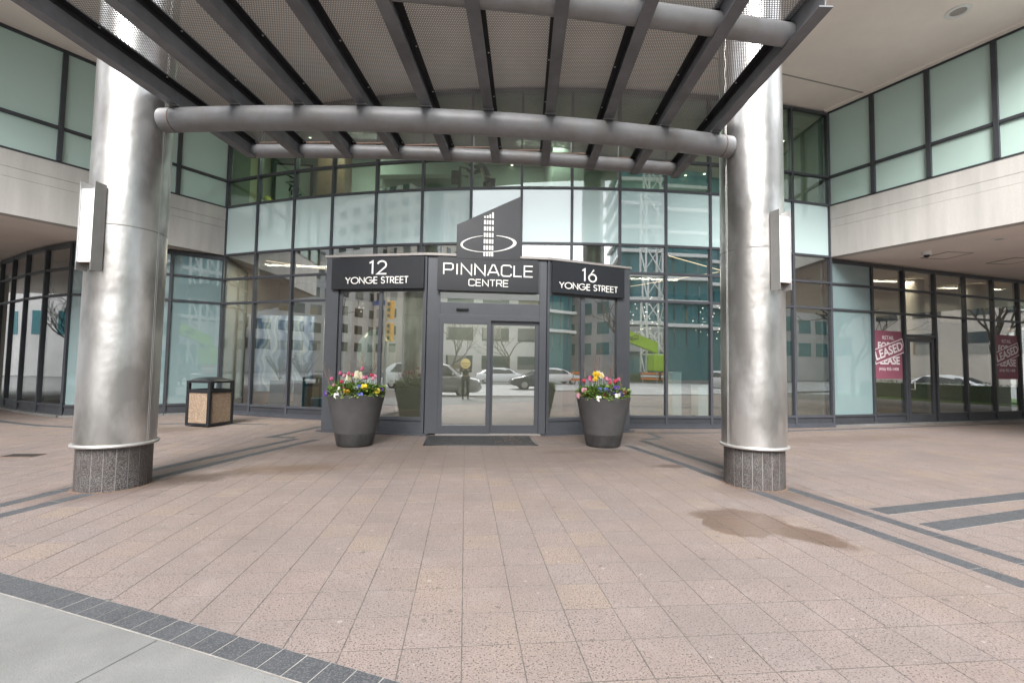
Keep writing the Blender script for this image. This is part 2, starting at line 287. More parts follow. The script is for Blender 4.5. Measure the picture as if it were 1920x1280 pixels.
# ------------------------------------------------------------------ mesh building helpers
class MB:
    def __init__(s): s.v = []; s.f = []; s.m = []; s.k = 0
    def add(s, vs_, fs):
        o = len(s.v); s.v += [tuple(v) for v in vs_]; s.f += [tuple(i+o for i in f) for f in fs]; s.m += [s.k]*len(fs); return s
    def box(s, x0, x1, y0, y1, z0, z1):
        return s.add([(x0,y0,z0),(x1,y0,z0),(x1,y1,z0),(x0,y1,z0),(x0,y0,z1),(x1,y0,z1),(x1,y1,z1),(x0,y1,z1)],
                     [(3,2,1,0),(4,5,6,7),(0,1,5,4),(1,2,6,5),(2,3,7,6),(3,0,4,7)])
    def obox(s, p, q, w0, w1, z0, z1):
        """box along the plan line p-q; w0..w1 is its extent to the left of the line, z0..z1 its height"""
        p = Vector(p[:2]); q = Vector(q[:2]); u = (q-p).normalized(); n = Vector((-u.y, u.x))
        c = [p+n*w0, q+n*w0, q+n*w1, p+n*w1]
        return s.add([(a.x,a.y,z0) for a in c]+[(a.x,a.y,z1) for a in c], [(3,2,1,0),(4,5,6,7),(0,1,5,4),(1,2,6,5),(2,3,7,6),(3,0,4,7)])
    def prism(s, poly, z0, z1):
        n = len(poly)
        return s.add([(x,y,z0) for x,y in poly]+[(x,y,z1) for x,y in poly], [tuple(range(n))[::-1], tuple(range(n,2*n))]+[(i,(i+1)%n,n+(i+1)%n,n+i) for i in range(n)])
    def frame3(s, o, ux, uy, uz, a0, a1, b0, b1, c0, c1):
        o = Vector(o); ux = Vector(ux); uy = Vector(uy); uz = Vector(uz); vs_ = []
        for c in (c0, c1):
            for a, b in ((a0,b0),(a1,b0),(a1,b1),(a0,b1)): vs_.append(o+ux*a+uy*b+uz*c)
        return s.add(vs_, [(3,2,1,0),(4,5,6,7),(0,1,5,4),(1,2,6,5),(2,3,7,6),(3,0,4,7)])
    def tube(s, pts, r, n=10, caps=True):
        pts = [Vector(p) for p in pts]; rs = r if isinstance(r, (list, tuple)) else [r]*len(pts); rings = []; ref = None
        for i, p in enumerate(pts):
            d = (pts[min(i+1, len(pts)-1)]-pts[max(i-1, 0)]).normalized()
            if ref is None: ref = d.orthogonal().normalized()
            a = (ref-d*ref.dot(d)); a = a.normalized() if a.length > 1e-6 else d.orthogonal().normalized(); ref = a; b = d.cross(a)
            rings.append([p+(a*cos(2*pi*k/n)+b*sin(2*pi*k/n))*rs[i] for k in range(n)])
        vs_ = [v for rg in rings for v in rg]; fs = []
        for i in range(len(pts)-1):
            for k in range(n): fs.append((i*n+k, i*n+(k+1)%n, (i+1)*n+(k+1)%n, (i+1)*n+k))
        if caps: fs += [tuple(range(n))[::-1], tuple((len(pts)-1)*n+k for k in range(n))]
        return s.add(vs_, fs)
    def lathe(s, prof, n=48, c=(0, 0, 0), a0=0, a1=2*pi):
        full = abs(a1-a0) > 2*pi-1e-6; m = n if full else n+1; vs_ = []
        for r, z in prof:
            for k in range(m):
                a = a0+(a1-a0)*k/n; vs_.append((c[0]+r*cos(a), c[1]+r*sin(a), c[2]+z))
        fs = []
        for i in range(len(prof)-1):
            for k in range(n):
                k2 = (k+1) % m; fs.append((i*m+k, i*m+k2, (i+1)*m+k2, (i+1)*m+k))
        return s.add(vs_, fs)
    def disc(s, c, r, n=24, down=False):
        vs_ = [(c[0]+r*cos(2*pi*k/n), c[1]+r*sin(2*pi*k/n), c[2]) for k in range(n)]
        return s.add(vs_, [tuple(range(n))[::-1] if down else tuple(range(n))])
    def ell(s, c, r, n=10, m=6):
        """ellipsoid with radii r = (rx, ry, rz)"""
        vs_ = [(c[0], c[1], c[2]-r[2])]; fs = []
        for i in range(1, m):
            t = pi*i/m-pi/2
            for k in range(n): vs_.append((c[0]+r[0]*cos(t)*cos(2*pi*k/n), c[1]+r[1]*cos(t)*sin(2*pi*k/n), c[2]+r[2]*sin(t)))
        vs_.append((c[0], c[1], c[2]+r[2])); T = len(vs_)-1
        for k in range(n): fs.append((0, 1+(k+1)%n, 1+k)); fs.append((T, T-n+k, T-n+(k+1)%n))
        for i in range(m-2):
            for k in range(n): fs.append((1+i*n+k, 1+i*n+(k+1)%n, 1+(i+1)*n+(k+1)%n, 1+(i+1)*n+k))
        return s.add(vs_, fs)
    def mesh(s, name, mats, smooth=False):
        me = bpy.data.meshes.new(name); me.from_pydata(s.v, [], s.f)
        for m_ in (mats if isinstance(mats, (list, tuple)) else [mats]): me.materials.append(MATS[m_] if isinstance(m_, str) else m_)
        if isinstance(mats, (list, tuple)): me.polygons.foreach_set('material_index', s.m)
        if smooth: me.polygons.foreach_set('use_smooth', [True]*len(me.polygons))
        me.update(); return me
    def build(s, name, mats, parent=None, smooth=False, bevel=0, **tags):
        o = bpy.data.objects.new(name, s.mesh(name, mats, smooth)); COL.objects.link(o)
        if bevel:
            b = o.modifiers.new('edge', 'BEVEL'); b.width = bevel; b.segments = 2; b.limit_method = 'ANGLE'
        if smooth: sharp(o)
        adopt(o, parent); settags(o, **tags); return o
def sharp(o, a=40):
    me = o.data
    try: me.set_sharp_from_angle(angle=radians(a))
    except Exception: pass
def settags(o, label=None, cat=None, group=None, kind=None):
    if label: o['label'] = label
    if cat: o['category'] = cat
    if group: o['group'] = group
    if kind: o['kind'] = kind
    return o
WLOC = {}
def adopt(o, parent):
    """children carry world-space vertices; the parent's own offset is undone in the inverse"""
    if parent is None: return
    o.parent = parent
    loc = WLOC.get(parent.name, Vector((0, 0, 0)))
    WLOC[o.name] = Vector((0, 0, 0)) if parent.type != 'EMPTY' else Vector((0, 0, 0))
    if parent.type == 'EMPTY': o.matrix_parent_inverse = Matrix.Translation(-loc)
def thing(name, label, cat, loc=(0, 0, 0), group=None, kind=None):
    o = bpy.data.objects.new(name, None); COL.objects.link(o); o.location = loc; o.empty_display_size = 0.2
    WLOC[o.name] = Vector(loc); settags(o, label, cat, group, kind); return o
def inst(name, me, loc, rot=0, parent=None, **tags):
    o = bpy.data.objects.new(name, me); COL.objects.link(o); o.location = loc; o.rotation_euler = rot if isinstance(rot, tuple) else (0, 0, rot)
    adopt(o, parent); settags(o, **tags); return o
def copy_tree(src, loc, rotz=0, **tags):
    """copy a thing and its parts and sub-parts; parts were built about the origin"""
    r = src.copy(); COL.objects.link(r); r.location = loc; r.rotation_euler = (0, 0, rotz); settags(r, **tags)
    for ch in list(src.children):
        c = ch.copy(); COL.objects.link(c); c.parent = r
        for g in ch.children:
            d = g.copy(); COL.objects.link(d); d.parent = c
    return r

# ------------------------------------------------------------------ stroke lettering: raised letters made of bent ribbons
def arc(cx, cy_, rx, ry, a0, a1, n=14): return [(cx+rx*cos(radians(a0+(a1-a0)*i/n)), cy_+ry*sin(radians(a0+(a1-a0)*i/n))) for i in range(n+1)]
GL = {  # geometric sans: (advance width, strokes) in a unit-high box
 'Y': (.66, [[(0.03,1),(.33,.48)], [(.63,1),(.33,.48),(.33,0)]]), 'O': (.98, [arc(.49,.5,.45,.5,0,360,28)]),
 'N': (.74, [[(.07,0),(.07,1),(.67,0),(.67,1)]]), 'G': (.98, [arc(.49,.5,.45,.5,42,360,26)+[(.53,.5)]]),
 'E': (.52, [[(.48,1),(.07,1),(.07,0),(.48,0)], [(.1,.53),(.46,.53)]]), 'S': (.52, [arc(.26,.75,.18,.25,20,270,14)[:-1]+arc(.26,.26,.21,.25,90,-160,14)]),
 'T': (.50, [[(.02,1),(.48,1)], [(.25,.97),(.25,0)]]), 'R': (.56, [[(.07,0),(.07,1),(.26,1)]+arc(.28,.74,.2,.26,88,-88,12)+[(.1,.48)], [(.27,.46),(.5,0)]]),
 '1': (.42, [[(.08,.86),(.26,1),(.26,0)]]), '2': (.62, [arc(.31,.70,.24,.30,165,-30,14)+[(.06,0),(.57,0)]]),
 '6': (.64, [[(.42,1),(.10,.48)]+arc(.32,.31,.26,.31,140,-220,26)]), ' ': (.30, []),
}
GW = {  # wide squared face for the name
 'P': (.88, [[(.06,0),(.06,1),(.68,1),(.82,.90),(.82,.54),(.68,.42),(.12,.42)]]), 'I': (.30, [[(.15,0),(.15,1)]]),
 'N': (1.0, [[(.08,0),(.08,1),(.92,0),(.92,1)]]), 'A': (1.0, [[(.02,0),(.42,1),(.58,1),(.98,0)], [(.2,.30),(.80,.30)]]),
 'C': (.94, [[(.88,.80),(.88,.88),(.76,1),(.20,1),(.06,.86),(.06,.14),(.20,0),(.76,0),(.88,.12),(.88,.22)]]),
 'L': (.74, [[(.06,1),(.06,0),(.70,0)]]), 'E': (.84, [[(.78,1),(.06,1),(.06,0),(.78,0)], [(.1,.52),(.74,.52)]]),
 'T': (.86, [[(.03,1),(.83,1)], [(.43,.97),(.43,0)]]), 'R': (.90, [[(.06,0),(.06,1),(.68,1),(.82,.90),(.82,.56),(.68,.46),(.1,.46)], [(.56,.44),(.84,0)]]),
}
def ribbon(mb, pts, w, o, ux, uz, un, d0, d1):
    """mitred ribbon of half-width w along pts (2D) in the plane o + x*ux + z*uz, from depth d0 to d1 along un"""
    n = len(pts); P = [Vector(p) for p in pts]; closed = (P[0]-P[-1]).length < 1e-4 and n > 3
    if closed: P = P[:-1]; n -= 1
    Lf, Rt = [], []
    for i in range(n):
        a = P[(i-1) % n] if (closed or i > 0) else None; b = P[(i+1) % n] if (closed or i < n-1) else None
        d1_ = (P[i]-a).normalized() if a is not None else None; d2_ = (b-P[i]).normalized() if b is not None else None
        if d1_ is None: t = d2_; k = 1
        elif d2_ is None: t = d1_; k = 1
        else:
            t = (d1_+d2_); t = t.normalized() if t.length > 1e-5 else d1_; k = 1/max(0.45, t.dot(d1_))
        nn = Vector((-t.y, t.x))*w*k; Lf.append(P[i]+nn); Rt.append(P[i]-nn)
    vs_ = []
    for q in Lf+Rt:
        for d in (d0, d1): vs_.append(Vector(o)+Vector(ux)*q.x+Vector(uz)*q.y+Vector(un)*d)
    fs = []; R = 2*n
    for i in range(n if closed else n-1):
        j = (i+1) % n; a0, a1, b0, b1 = 2*i, 2*i+1, R+2*i, R+2*i+1; c0, c1, e0, e1 = 2*j, 2*j+1, R+2*j, R+2*j+1
        fs += [(a1, b1, e1, c1), (a0, a1, c1, c0), (b1, b0, e0, e1)]
    if not closed: fs += [(0, R, R+1, 1), (2*n-2, 2*n-1, R+2*n-1, R+2*n-2)]
    mb.add(vs_, fs)
def letters(text, face, x0, x1, z0, z1, o, ux, un, parent, stroke, track=0.06, d=(0.004, 0.016)):
    h = z1-z0; adv = [face[c][0] for c in text]; tot = sum(adv)+track*(len(text)-1); sx_ = (x1-x0)/tot; x = x0
    for c, a in zip(text, adv):
        if face[c][1]:
            mb = MB()
            for q, st in enumerate(face[c][1]):
                w = stroke; pts = [(x+p[0]*sx_, z0+w+p[1]*(h-2*w)) for p in st]
                ribbon(mb, pts, w, o, ux, (0, 0, 1), un, d[0], d[1]+0.0006*q)
            mb.build('letter', 'letter', parent)
        x += (a+track)*sx_
def text3(name, txt, size, loc, rotz, m, parent=None, align='CENTER', ext=0.002, roll=0.0, bold=0.0, sx=1.0, **tags):
    """flat printed lettering standing in a vertical plane that faces -Y before rotz"""
    c = bpy.data.curves.new(name, 'FONT'); c.body = txt; c.size = size; c.align_x = align; c.align_y = 'CENTER'; c.extrude = ext; c.offset = bold
    c.materials.append(MATS[m]); c.resolution_u = 3
    tmp = bpy.data.objects.new(name, c); me = bpy.data.meshes.new_from_object(tmp); bpy.data.objects.remove(tmp); bpy.data.curves.remove(c)
    o = bpy.data.objects.new(name, me); COL.objects.link(o)
    Mx = Matrix.Translation(loc) @ Matrix.Rotation(rotz, 4, 'Z') @ Matrix.Rotation(pi/2, 4, 'X') @ Matrix.Rotation(roll, 4, 'Z') @ Matrix.Diagonal((sx, 1, 1, 1))
    if parent is not None:
        o.parent = parent; loc0 = WLOC.get(parent.name, Vector((0, 0, 0)))
        if parent.type == 'EMPTY': o.matrix_parent_inverse = Matrix.Translation(-loc0)
    o.matrix_basis = Mx
    settags(o, **tags); return o

# camera-independent test of what the photograph's view takes in (used only to choose which pavers are built singly)
Minv = M.inverted()
def infield(x, y, z=0.0, mrg=1.04):
    p = Minv @ Vector((x, y, z))
    if p.z > -0.2: return False
    return abs(p.x/-p.z)*865 < 960*mrg and abs(p.y/-p.z)*865 < 640*mrg

# ------------------------------------------------------------------ plan of the building (metres)
BX = [-6.95, -5.86, -4.70, -3.58, -2.38, -1.17, 0.06, 1.31, 2.55, 3.74, 4.91, 6.08, 7.27, 8.45, 9.64]
BC, BR = (5.2026, 37.334), 26.3895
BOW = [(x, BC[1]-sqrt(BR*BR-(x-BC[0])**2)) for x in BX]
LV = [0.05, 0.28, 3.11, 3.80, 4.50, 5.90, 6.67, 8.45]
RS0, RS1 = Vector((9.64, 11.36)), Vector((17.80, 13.05)); RSU = (RS1-RS0).normalized()
RSM = [0, 1.56, 2.82, 4.12, 5.45, 6.78, 8.06, 9.35, 10.65, 11.95, 13.25]
LSP = [(-6.95, 13.93), (-8.02, 13.32), (-9.05, 12.84), (-10.09, 12.80), (-11.19, 13.42), (-12.25, 14.11), (-13.30, 14.91), (-14.26, 15.62), (-15.20, 16.45), (-16.10, 17.35)]
LW0, LW1 = Vector((-6.95, 13.90)), Vector((-9.87, 10.40)); LWU = (LW1-LW0).normalized()
RW0, RW1 = Vector((9.64, 11.34)), Vector((11.06, 7.94)); RWU = (RW1-RW0).normalized()
D0, D1, L0, R1 = (-0.83, 9.85), (1.72, 9.85), (-3.03, 10.45), (3.75, 10.45)
def front_y(x):
    """Y of the building line above the paving at x"""
    if x < -6.95:
        for a, b in zip(LSP, LSP[1:]):
            if b[0] <= x <= a[0]: return a[1]+(b[1]-a[1])*(x-a[0])/(b[0]-a[0])
        return 17
    if x > 9.64: return RS0.y+(x-RS0.x)*RSU.y/RSU.x
    return BC[1]-sqrt(BR*BR-(x-BC[0])**2)

# ------------------------------------------------------------------ ground
g_ = MB().box(-260, 260, -260, 260, -0.6, -0.17).build('ground', 'ground', kind='structure')
BU = Vector((2.89, -1.35)).normalized(); BN = Vector((-BU.y, BU.x)); BP = Vector((-1.705, 2.833))     # mid-line of the dark border, BN points to the building
def bdist(x, y): return (Vector((x, y))-BP).dot(BN)
pav = MB().prism([(-9.5, 6.45), (9.2, -2.25), (26, -2.25), (26, 19), (-20, 19), (-20, 10.5)], -0.14, -0.0012).build('paving', 'joint_sand', kind='structure')
def tile_mb(mb, x, y, h=0.0, tx=0.0, ty=0.0, c=0.0055, ch=0.0008):
    hx, hy = TSX/2-.0030, TSY/2-.0042; v = []
    for k, z in ((0, -0.03), (0, -ch), (ch, 0)):      # foot, arris, top
        for sx_, sy_ in ((-1,-1),(1,-1),(1,1),(-1,1)):
            px, py = sx_*(hx-k), sy_*(hy-k); v.append((x+px, y+py, z+h+px*tx+py*ty))
    mb.add(v, [(8,9,10,11)]+[(i,(i+1)%4,4+(i+1)%4,4+i) for i in range(4)]+[(4+i,4+(i+1)%4,8+(i+1)%4,8+i) for i in range(4)])
tile_me = MB(); tile_mb(tile_me, 0, 0); tile_me = tile_me.mesh('tile', 'paver')
cells = []
for i in range(-56, 72):
    for j in range(-24, 44):
        x, y = TX0+(i+.5)*TSX, TY0+(j+.5)*TSY
        if bdist(x, y) < -0.10 or y > front_y(x)+0.12 or x < -15 or x > 20 or y < -1.9: continue
        if -2.95 < x < 3.7 and y > 10.35: continue
        cells.append((x, y))
vis = sorted((c for c in cells if infield(*c)), key=lambda c: c[0]**2+c[1]**2)[:300]
vset = set(vis); rest = MB()
for x, y in cells:
    h, tx, ty = rnd.uniform(.0003, .0016), rnd.uniform(-.002, .002), rnd.uniform(-.002, .002)
    if (x, y) in vset: inst('tile', tile_me, (x, y, h), (ty, -tx, 0), pav)
    else: tile_mb(rest, x, y, h, tx, ty)
rest.build('tiles', 'paver', pav, kind='stuff')

def stones(path, w, ln, parent, top=0.004, name='band_stone', gap=0.006):
    """a course of cut stones along a plan path, each its own block, on a mortar bed"""
    P = [Vector(p) for p in path]; seg = [(b-a).length for a, b in zip(P, P[1:])]; tot = sum(seg)
    def at(s):
        for a, b, l in zip(P, P[1:], seg):
            if s <= l or b is P[-1]: return a+(b-a)*(s/l), (b-a).normalized()
            s -= l
    n = max(1, round(tot/ln)); st = tot/n; bed = MB()
    for k in range(n):
        a, ta = at(k*st); b, tb = at((k+1)*st); u = (b-a).normalized(); nn = Vector((-u.y, u.x)); g = gap/2; h = top+rnd.uniform(-.0008, .0012)
        q = [a+u*g-nn*w/2, b-u*g-nn*w/2, b-u*g+nn*w/2, a+u*g+nn*w/2]
        MB().prism([(p.x, p.y) for p in q], -0.02, h).build(name, 'band_stone', parent)
        q = [a-nn*(w/2+.004), b-nn*(w/2+.004), b+nn*(w/2+.004), a+nn*(w/2+.004)]
        bed.prism([(p.x, p.y) for p in q], -0.02, top-0.0016)
    bed.build('mortar_bed', 'mortar', parent)
bw = 0.15
for path in ([(-4.72, 4.55), (-4.44, 5.75), (-4.14, 6.74), (-3.68, 8.05), (-3.20, 9.32)], [(-4.40, 4.40), (-4.10, 5.44), (-3.83, 6.23), (-3.32, 7.80), (-2.80, 9.24)],
             [(-3.80, 9.44), (-3.30, 11.1)], [(-3.70, 9.52), (-3.28, 9.47)],
             [(3.06, 8.55), (3.34, 6.90), (3.50, 5.45), (3.74, 3.95), (3.98, 2.45), (4.12, 1.4)], [(3.56, 9.10), (3.84, 6.75), (4.02, 5.42), (4.24, 3.95), (4.44, 2.70), (4.60, 1.5)],
             [(3.66, 9.24), (4.02, 9.33)], [(4.12, 9.42), (4.16, 10.35)], [(4.34, 4.52), (6.71, 5.0), (10.2, 5.85)], [(4.42, 4.04), (5.85, 4.36), (9.4, 5.2)]):
    stones(path, bw if path[0] not in ((4.34, 4.52), (4.42, 4.04)) else 0.2, 0.30, pav)
for path in ([(4.4, 10.12), (6.2, 10.25), (7.8, 10.5), (12.2, 11.36), (16.6, 12.26)], [(-12.4, 13.0), (-11.3, 12.25), (-10.2, 11.62), (-9.3, 11.15), (-8.2, 10.85), (-6.6, 11.6), (-4.6, 11.45)]):
    stones(path, 0.16, 0.55, pav)
bdr = thing('paving_border', 'dark grey stone border curving between pink plaza pavers and concrete sidewalk', 'kerb stones', (BP.x, BP.y, 0), kind='structure')
del bdr['category']; del bdr['label']
a0 = BP-BU*6.2; b0 = BP+BU*5.2
stones([(BP+BU*s+BN*(-0.0055*(s-0.5)**2)) for s in [-6.4+.8*i for i in range(18)]], 0.16, 0.152, bdr, top=0.006, gap=0.008)

sw = MB().prism([(-24, 12.1), (-9.5, 6.32), (9.0, -2.36), (26, -2.36), (26, -2.62), (-24, -2.62)], -0.16, -0.012).build('sidewalk', 'joint_sand', kind='structure')
def slab(pts):
    MB().prism(pts, -0.05, 0.004).build('slab', 'concrete', sw, bevel=0.004)
# sidewalk flags: a cut line leaves the border at right angles every 1.6 m
ks = [-1.72+(-0.17)+0.0]
def bpt(s, off): p = BP+BU*s+BN*(off-0.0055*(s-0.5)**2); return (p.x, p.y)
cuts = [-7.0, -5.4, -3.75, -2.0, 0.18, 1.95, 3.7, 5.4, 6.6]
for s0, s1 in zip(cuts, cuts[1:]):
    for o0, o1 in ((-0.088, -1.75), (-1.757, -3.4)):
        m_ = 6; top_ = [bpt(s0+.004+(s1-s0-.008)*k/m_, o0) for k in range(m_+1)]; bot_ = [bpt(s1-.004-(s1-s0-.008)*k/m_, o1) for k in range(m_+1)]
        pts = [p for p in bot_[::-1]+top_[::-1]]
        if min(p[1] for p in pts) > -2.6: slab(pts)
kerb = MB().box(-24, 40, -2.8, -2.62, -0.16, 0.01).build('kerb', 'concrete', kind='structure')
road = MB().box(-120, 120, -25, -2.8, -0.17, -0.13).build('road', 'asphalt', kind='structure')
mk = MB()
for k in range(-30, 30): mk.box(k*4.0, k*4.0+2.0, -9.6, -9.48, -0.13, -0.126); mk.box(k*4.0, k*4.0+2.0, -18.1, -17.98, -0.13, -0.126)
mk.box(-120, 120, -13.9, -13.78, -0.13, -0.126); mk.build('lane_marking', 'white_paint', road)
MB().box(-120, 120, -34, -25, -0.17, 0.0).build('far_sidewalk', 'concrete', kind='structure')
side = MB().box(26, 62, -2.3, 60, -0.17, -0.10).build('side_street', 'asphalt', kind='structure')
MB().box(27.5, 31.5, 0, 40, -0.10, 0.02).build('grass_verge', 'leaf', kind='structure')
MB().prism([(-60, 4), (-20.2, 10.7), (-20.2, 40), (-60, 40)], -0.17, -0.03).build('west_forecourt', 'concrete', kind='structure')

# ------------------------------------------------------------------ glazed walls
def glazed(parent, pts, rows, pane, fm='frame', mw=0.062, out=0.055, inn=0.09, skip=None, tw=0.055, panelmat=None, head=0.0):
    """faceted glazing along plan points running left to right as seen from outside (outside is to the right of the direction when negative normal)
    rows: heights; pane(bay, row) -> material or None"""
    P = [Vector(p) for p in pts]; nb = len(P)-1
    U = [(b-a).normalized() for a, b in zip(P, P[1:])]; Nn = [Vector((u.y, -u.x)) for u in U]     # outward normal
    for i, p in enumerate(P):
        n = Nn[max(0, i-1)] if i == nb else (Nn[0] if i == 0 else (Nn[i-1]+Nn[i]).normalized())
        t = Vector((-n.y, n.x)); zz = skip(i) if skip else [(rows[0], rows[-1])]
        for z0, z1 in zz:
            c = [p+n*out+t*mw/2, p+n*out-t*mw/2, p-n*inn-t*mw/2, p-n*inn+t*mw/2]
            MB().prism([(q.x, q.y) for q in c][::-1], z0, z1).build('mullion', fm, parent, bevel=0.004)
    for b in range(nb):
        u, n = U[b], Nn[b]; a = P[b]+u*mw*0.48; e = P[b+1]-u*mw*0.48
        for r, z in enumerate(rows):
            lo = pane(b, r-1) if r > 0 else None; hi = pane(b, r) if r < len(rows)-1 else None
            if lo is None and hi is None: continue
            hgt = tw if 0 < r < len(rows)-1 else tw
            z0, z1 = (z, z+hgt) if r == 0 else ((z-hgt-head, z) if r == len(rows)-1 else (z-hgt/2, z+hgt/2))
            MB().obox(a, e, -(out-0.008), inn-0.01, z0, z1).build('transom', fm, parent)
        for r in range(len(rows)-1):
            m_ = pane(b, r)
            if m_ is None: continue
            z0, z1 = rows[r]+tw*.5, rows[r+1]-tw*.5
            if r == 0: z0 = rows[0]+tw
            if m_ == 'base':
                MB().obox(a, e, -0.02, 0.05, z0, z1).build('base_panel', 'frame_dark', parent)
            else:
                nm = 'glass_pane' if m_ in (G_CLEAR, G_GREEN, G_SHOP, G_DOOR) else 'frosted_panel'
                j0, j1 = n*rnd.uniform(-.003, .003), n*rnd.uniform(-.003, .003)      # panes never sit perfectly true
                MB().obox(a+j0, e+j1, -0.004, 0.006, z0, z1).build(nm, m_, parent)
def bow_pane(b, r):
    port = 4 <= b <= 8
    if r == 0: return None if 3 <= b <= 8 else 'base'
    if r in (1, 2): return None if (3 <= b <= 8 and r == 1) else (None if port else G_CLEAR)
    if r == 3: return G_CLEAR
    if r == 4: return G_FROST
    return G_GREEN
def bow_skip(i):
    return [(LV[3]-0.03, LV[-1])] if 4 <= i <= 8 else [(LV[0], LV[-1])]
bow = thing('curtain_wall', 'bowed glass curtain wall with grey mullions and a pale frosted band behind the entrance', 'glass facade', (1.3, 11.3, 0))
glazed(bow, BOW, LV, bow_pane, skip=bow_skip)
sl = MB()
for a, b in list(zip(BOW, BOW[1:])):
    if a[0] < -3.4 or a[0] > 3.6: sl.obox(a, b, -0.10, 0.10, 0.0, 0.05)
sl.build('sill', 'frame', bow)

ls = thing('storefront', 'curving dark-framed storefront under the left wing beside the steel column', 'storefront', (-10, 13, 0))
LSR = LSP[::-1]
def ls_pane(b, r):
    k = len(LSR)-2-b      # 0 = beside the bow
    if r == 0: return 'base'
    if k in (0, 1, 2): return G_FROSTS
    return G_SHOP
glazed(ls, LSR, [0.05, 0.28, 3.11, 3.80, 4.46], ls_pane, fm='frame_dark', mw=0.07, head=0.05)
sl = MB()
for a, b in zip(LSR, LSR[1:]): sl.obox(a, b, -0.13, 0.1, 0.0, 0.05)
sl.build('sill', 'concrete', ls)

rs = thing('storefront', 'dark-framed retail storefront with a single glass door under the right wing', 'storefront', (13.7, 12.2, 0))
RSP = [tuple(RS0+RSU*m) for m in RSM]
def rs_pane(b, r):
    if b == 2 and r in (0, 1): return None
    if r == 0: return 'base'
    if b == 0: return G_FROSTS
    return G_SHOP
glazed(rs, RSP, [0.05, 0.28, 3.11, 3.80, 4.46], rs_pane, fm='frame_dark', mw=0.075, head=0.04)
MB().obox(RSP[0], RSP[-1], -0.12, 0.1, 0.0, 0.05).build('sill', 'concrete', rs)
# shop door in the third bay, with a fanlight over
A_, B_ = RS0+RSU*2.86, RS0+RSU*4.08
def leaf(parent, a, b, z0, z1, st, fm, gm, name='door', thick=(-0.03, 0.03), bot=None):
    u = (Vector(b)-Vector(a)).normalized(); a = Vector(a); b = Vector(b); mb = MB(); bt = bot or st
    mb.obox(a, a+u*st, *thick, z0, z1); mb.obox(b-u*st, b, *thick, z0, z1); mb.obox(a+u*st, b-u*st, *thick, z0, z0+bt); mb.obox(a+u*st, b-u*st, *thick, z1-st, z1)
    d = mb.build(name, fm, parent, bevel=0.003)
    MB().obox(a+u*st, b-u*st, -0.005, 0.006, z0+bt, z1-st).build('door_glass', gm, d)
    return d
MB().obox(A_, B_, -0.045, 0.08, 2.46, 2.54).build('transom', 'frame_dark', rs)
MB().obox(A_, B_, -0.004, 0.006, 2.54, 3.08).build('glass_pane', G_SHOP, rs)
dr = leaf(rs, A_+RSU*.05, B_-RSU*.05, 0.06, 2.44, 0.11, 'frame_dark', G_SHOP, bot=0.22)
h0 = A_+RSU*0.13; hn = Vector((RSU.y, -RSU.x))
hp = h0+hn*0.04; hq = h0+hn*0.14
MB().tube([(hp.x, hp.y, 0.98), (hq.x, hq.y, 0.98), (hq.x, hq.y, 1.30), (hp.x, hp.y, 1.30)], 0.014, 8).build('handle', 'satin_steel', dr, smooth=True)

# ------------------------------------------------------------------ upper wings: granite band, back-painted glass, soffits
def wing(name, label, P, Q, length, ms, side, group=None):
    """side = +1: outside of the wing lies to the right of P->Q; P at the bow, running towards the street"""
    P = Vector(P); u = (Vector(Q)-P).normalized(); E = P+u*length; t = thing(name, label, 'building wing', (P.x, P.y, 4.5))
    s = side
    def ob(a, b, w0, w1, z0, z1): return MB().obox(a, b, min(s*w0, s*w1), max(s*w0, s*w1), z0, z1)
    zs = [4.50, 5.29, 5.50, 5.87]
    for k in range(3):
        g0 = 0.0 if k == 0 else 0.006
        for j in range(int(length/4.7)+1):
            a, b = j*4.7+.0, min(length, (j+1)*4.7-.0)
            if b-a < .1: continue
            ob(P+u*(a+0.0015), P+u*(b-0.0015), -0.02+(0.004 if k == 1 else 0), 0.25, zs[k]+g0, zs[k+1]).build('granite_panel', 'granite_fascia', t)
    ob(P, E, 0.004, 0.2, 4.56, 5.88).build('backing', 'groove', t)
    ob(P, E, -0.03, 0.14, 5.87, 5.91).build('sill', 'frame_dark', t)
    ob(P, E, -0.015, 0.1, 8.43, 8.50).build('head', 'frame_dark', t)
    cuts_ = [0.0]+ms+[length]
    for m in cuts_: ob(P+u*(m-.045), P+u*(m+.045), -0.05, 0.12, 5.91, 8.43).build('mullion', 'frame_dark', t, bevel=0.004)
    for a, b in zip(cuts_, cuts_[1:]):
        if b-a < .15: continue
        ob(P+u*(a+.045), P+u*(b-.045), -0.03, 0.1, 6.635, 6.705).build('transom', 'frame_dark', t)
        ob(P+u*(a+.045), P+u*(b-.045), 0.02, 0.035, 5.91, 6.635).build('frosted_panel', G_FROSTW, t)
        ob(P+u*(a+.045), P+u*(b-.045), 0.02, 0.035, 6.705, 8.43).build('frosted_panel', G_FROSTW, t)
    return t
wing('building_wing', 'left upper wing of pale granite band and satin green glass panels', LW0, LW1, 8.2, [1.25, 2.42, 3.56, 4.75, 5.9, 7.05], -1)
wing('building_wing', 'right upper wing of pale granite band and satin green glass panels', RW0, RW1, 9.2, [1.07, 2.17, 3.28, 4.45, 5.6, 6.75, 7.9], 1)
LWE, RWE = LW0+LWU*8.2, RW0+RWU*9.2
# low soffits under the wings
MB().prism([(-6.97, 13.92), (LWE.x, LWE.y), (-24, LWE.y), (-24, 24), (-6.97, 24)], 4.502, 4.60).build('low_soffit', 'soffit_low', kind='structure')
MB().prism([(9.66, 11.36), (9.66, 24), (26, 24), (26, RWE.y), (RWE.x, RWE.y)], 4.502, 4.60).build('low_soffit', 'soffit_low', kind='structure')
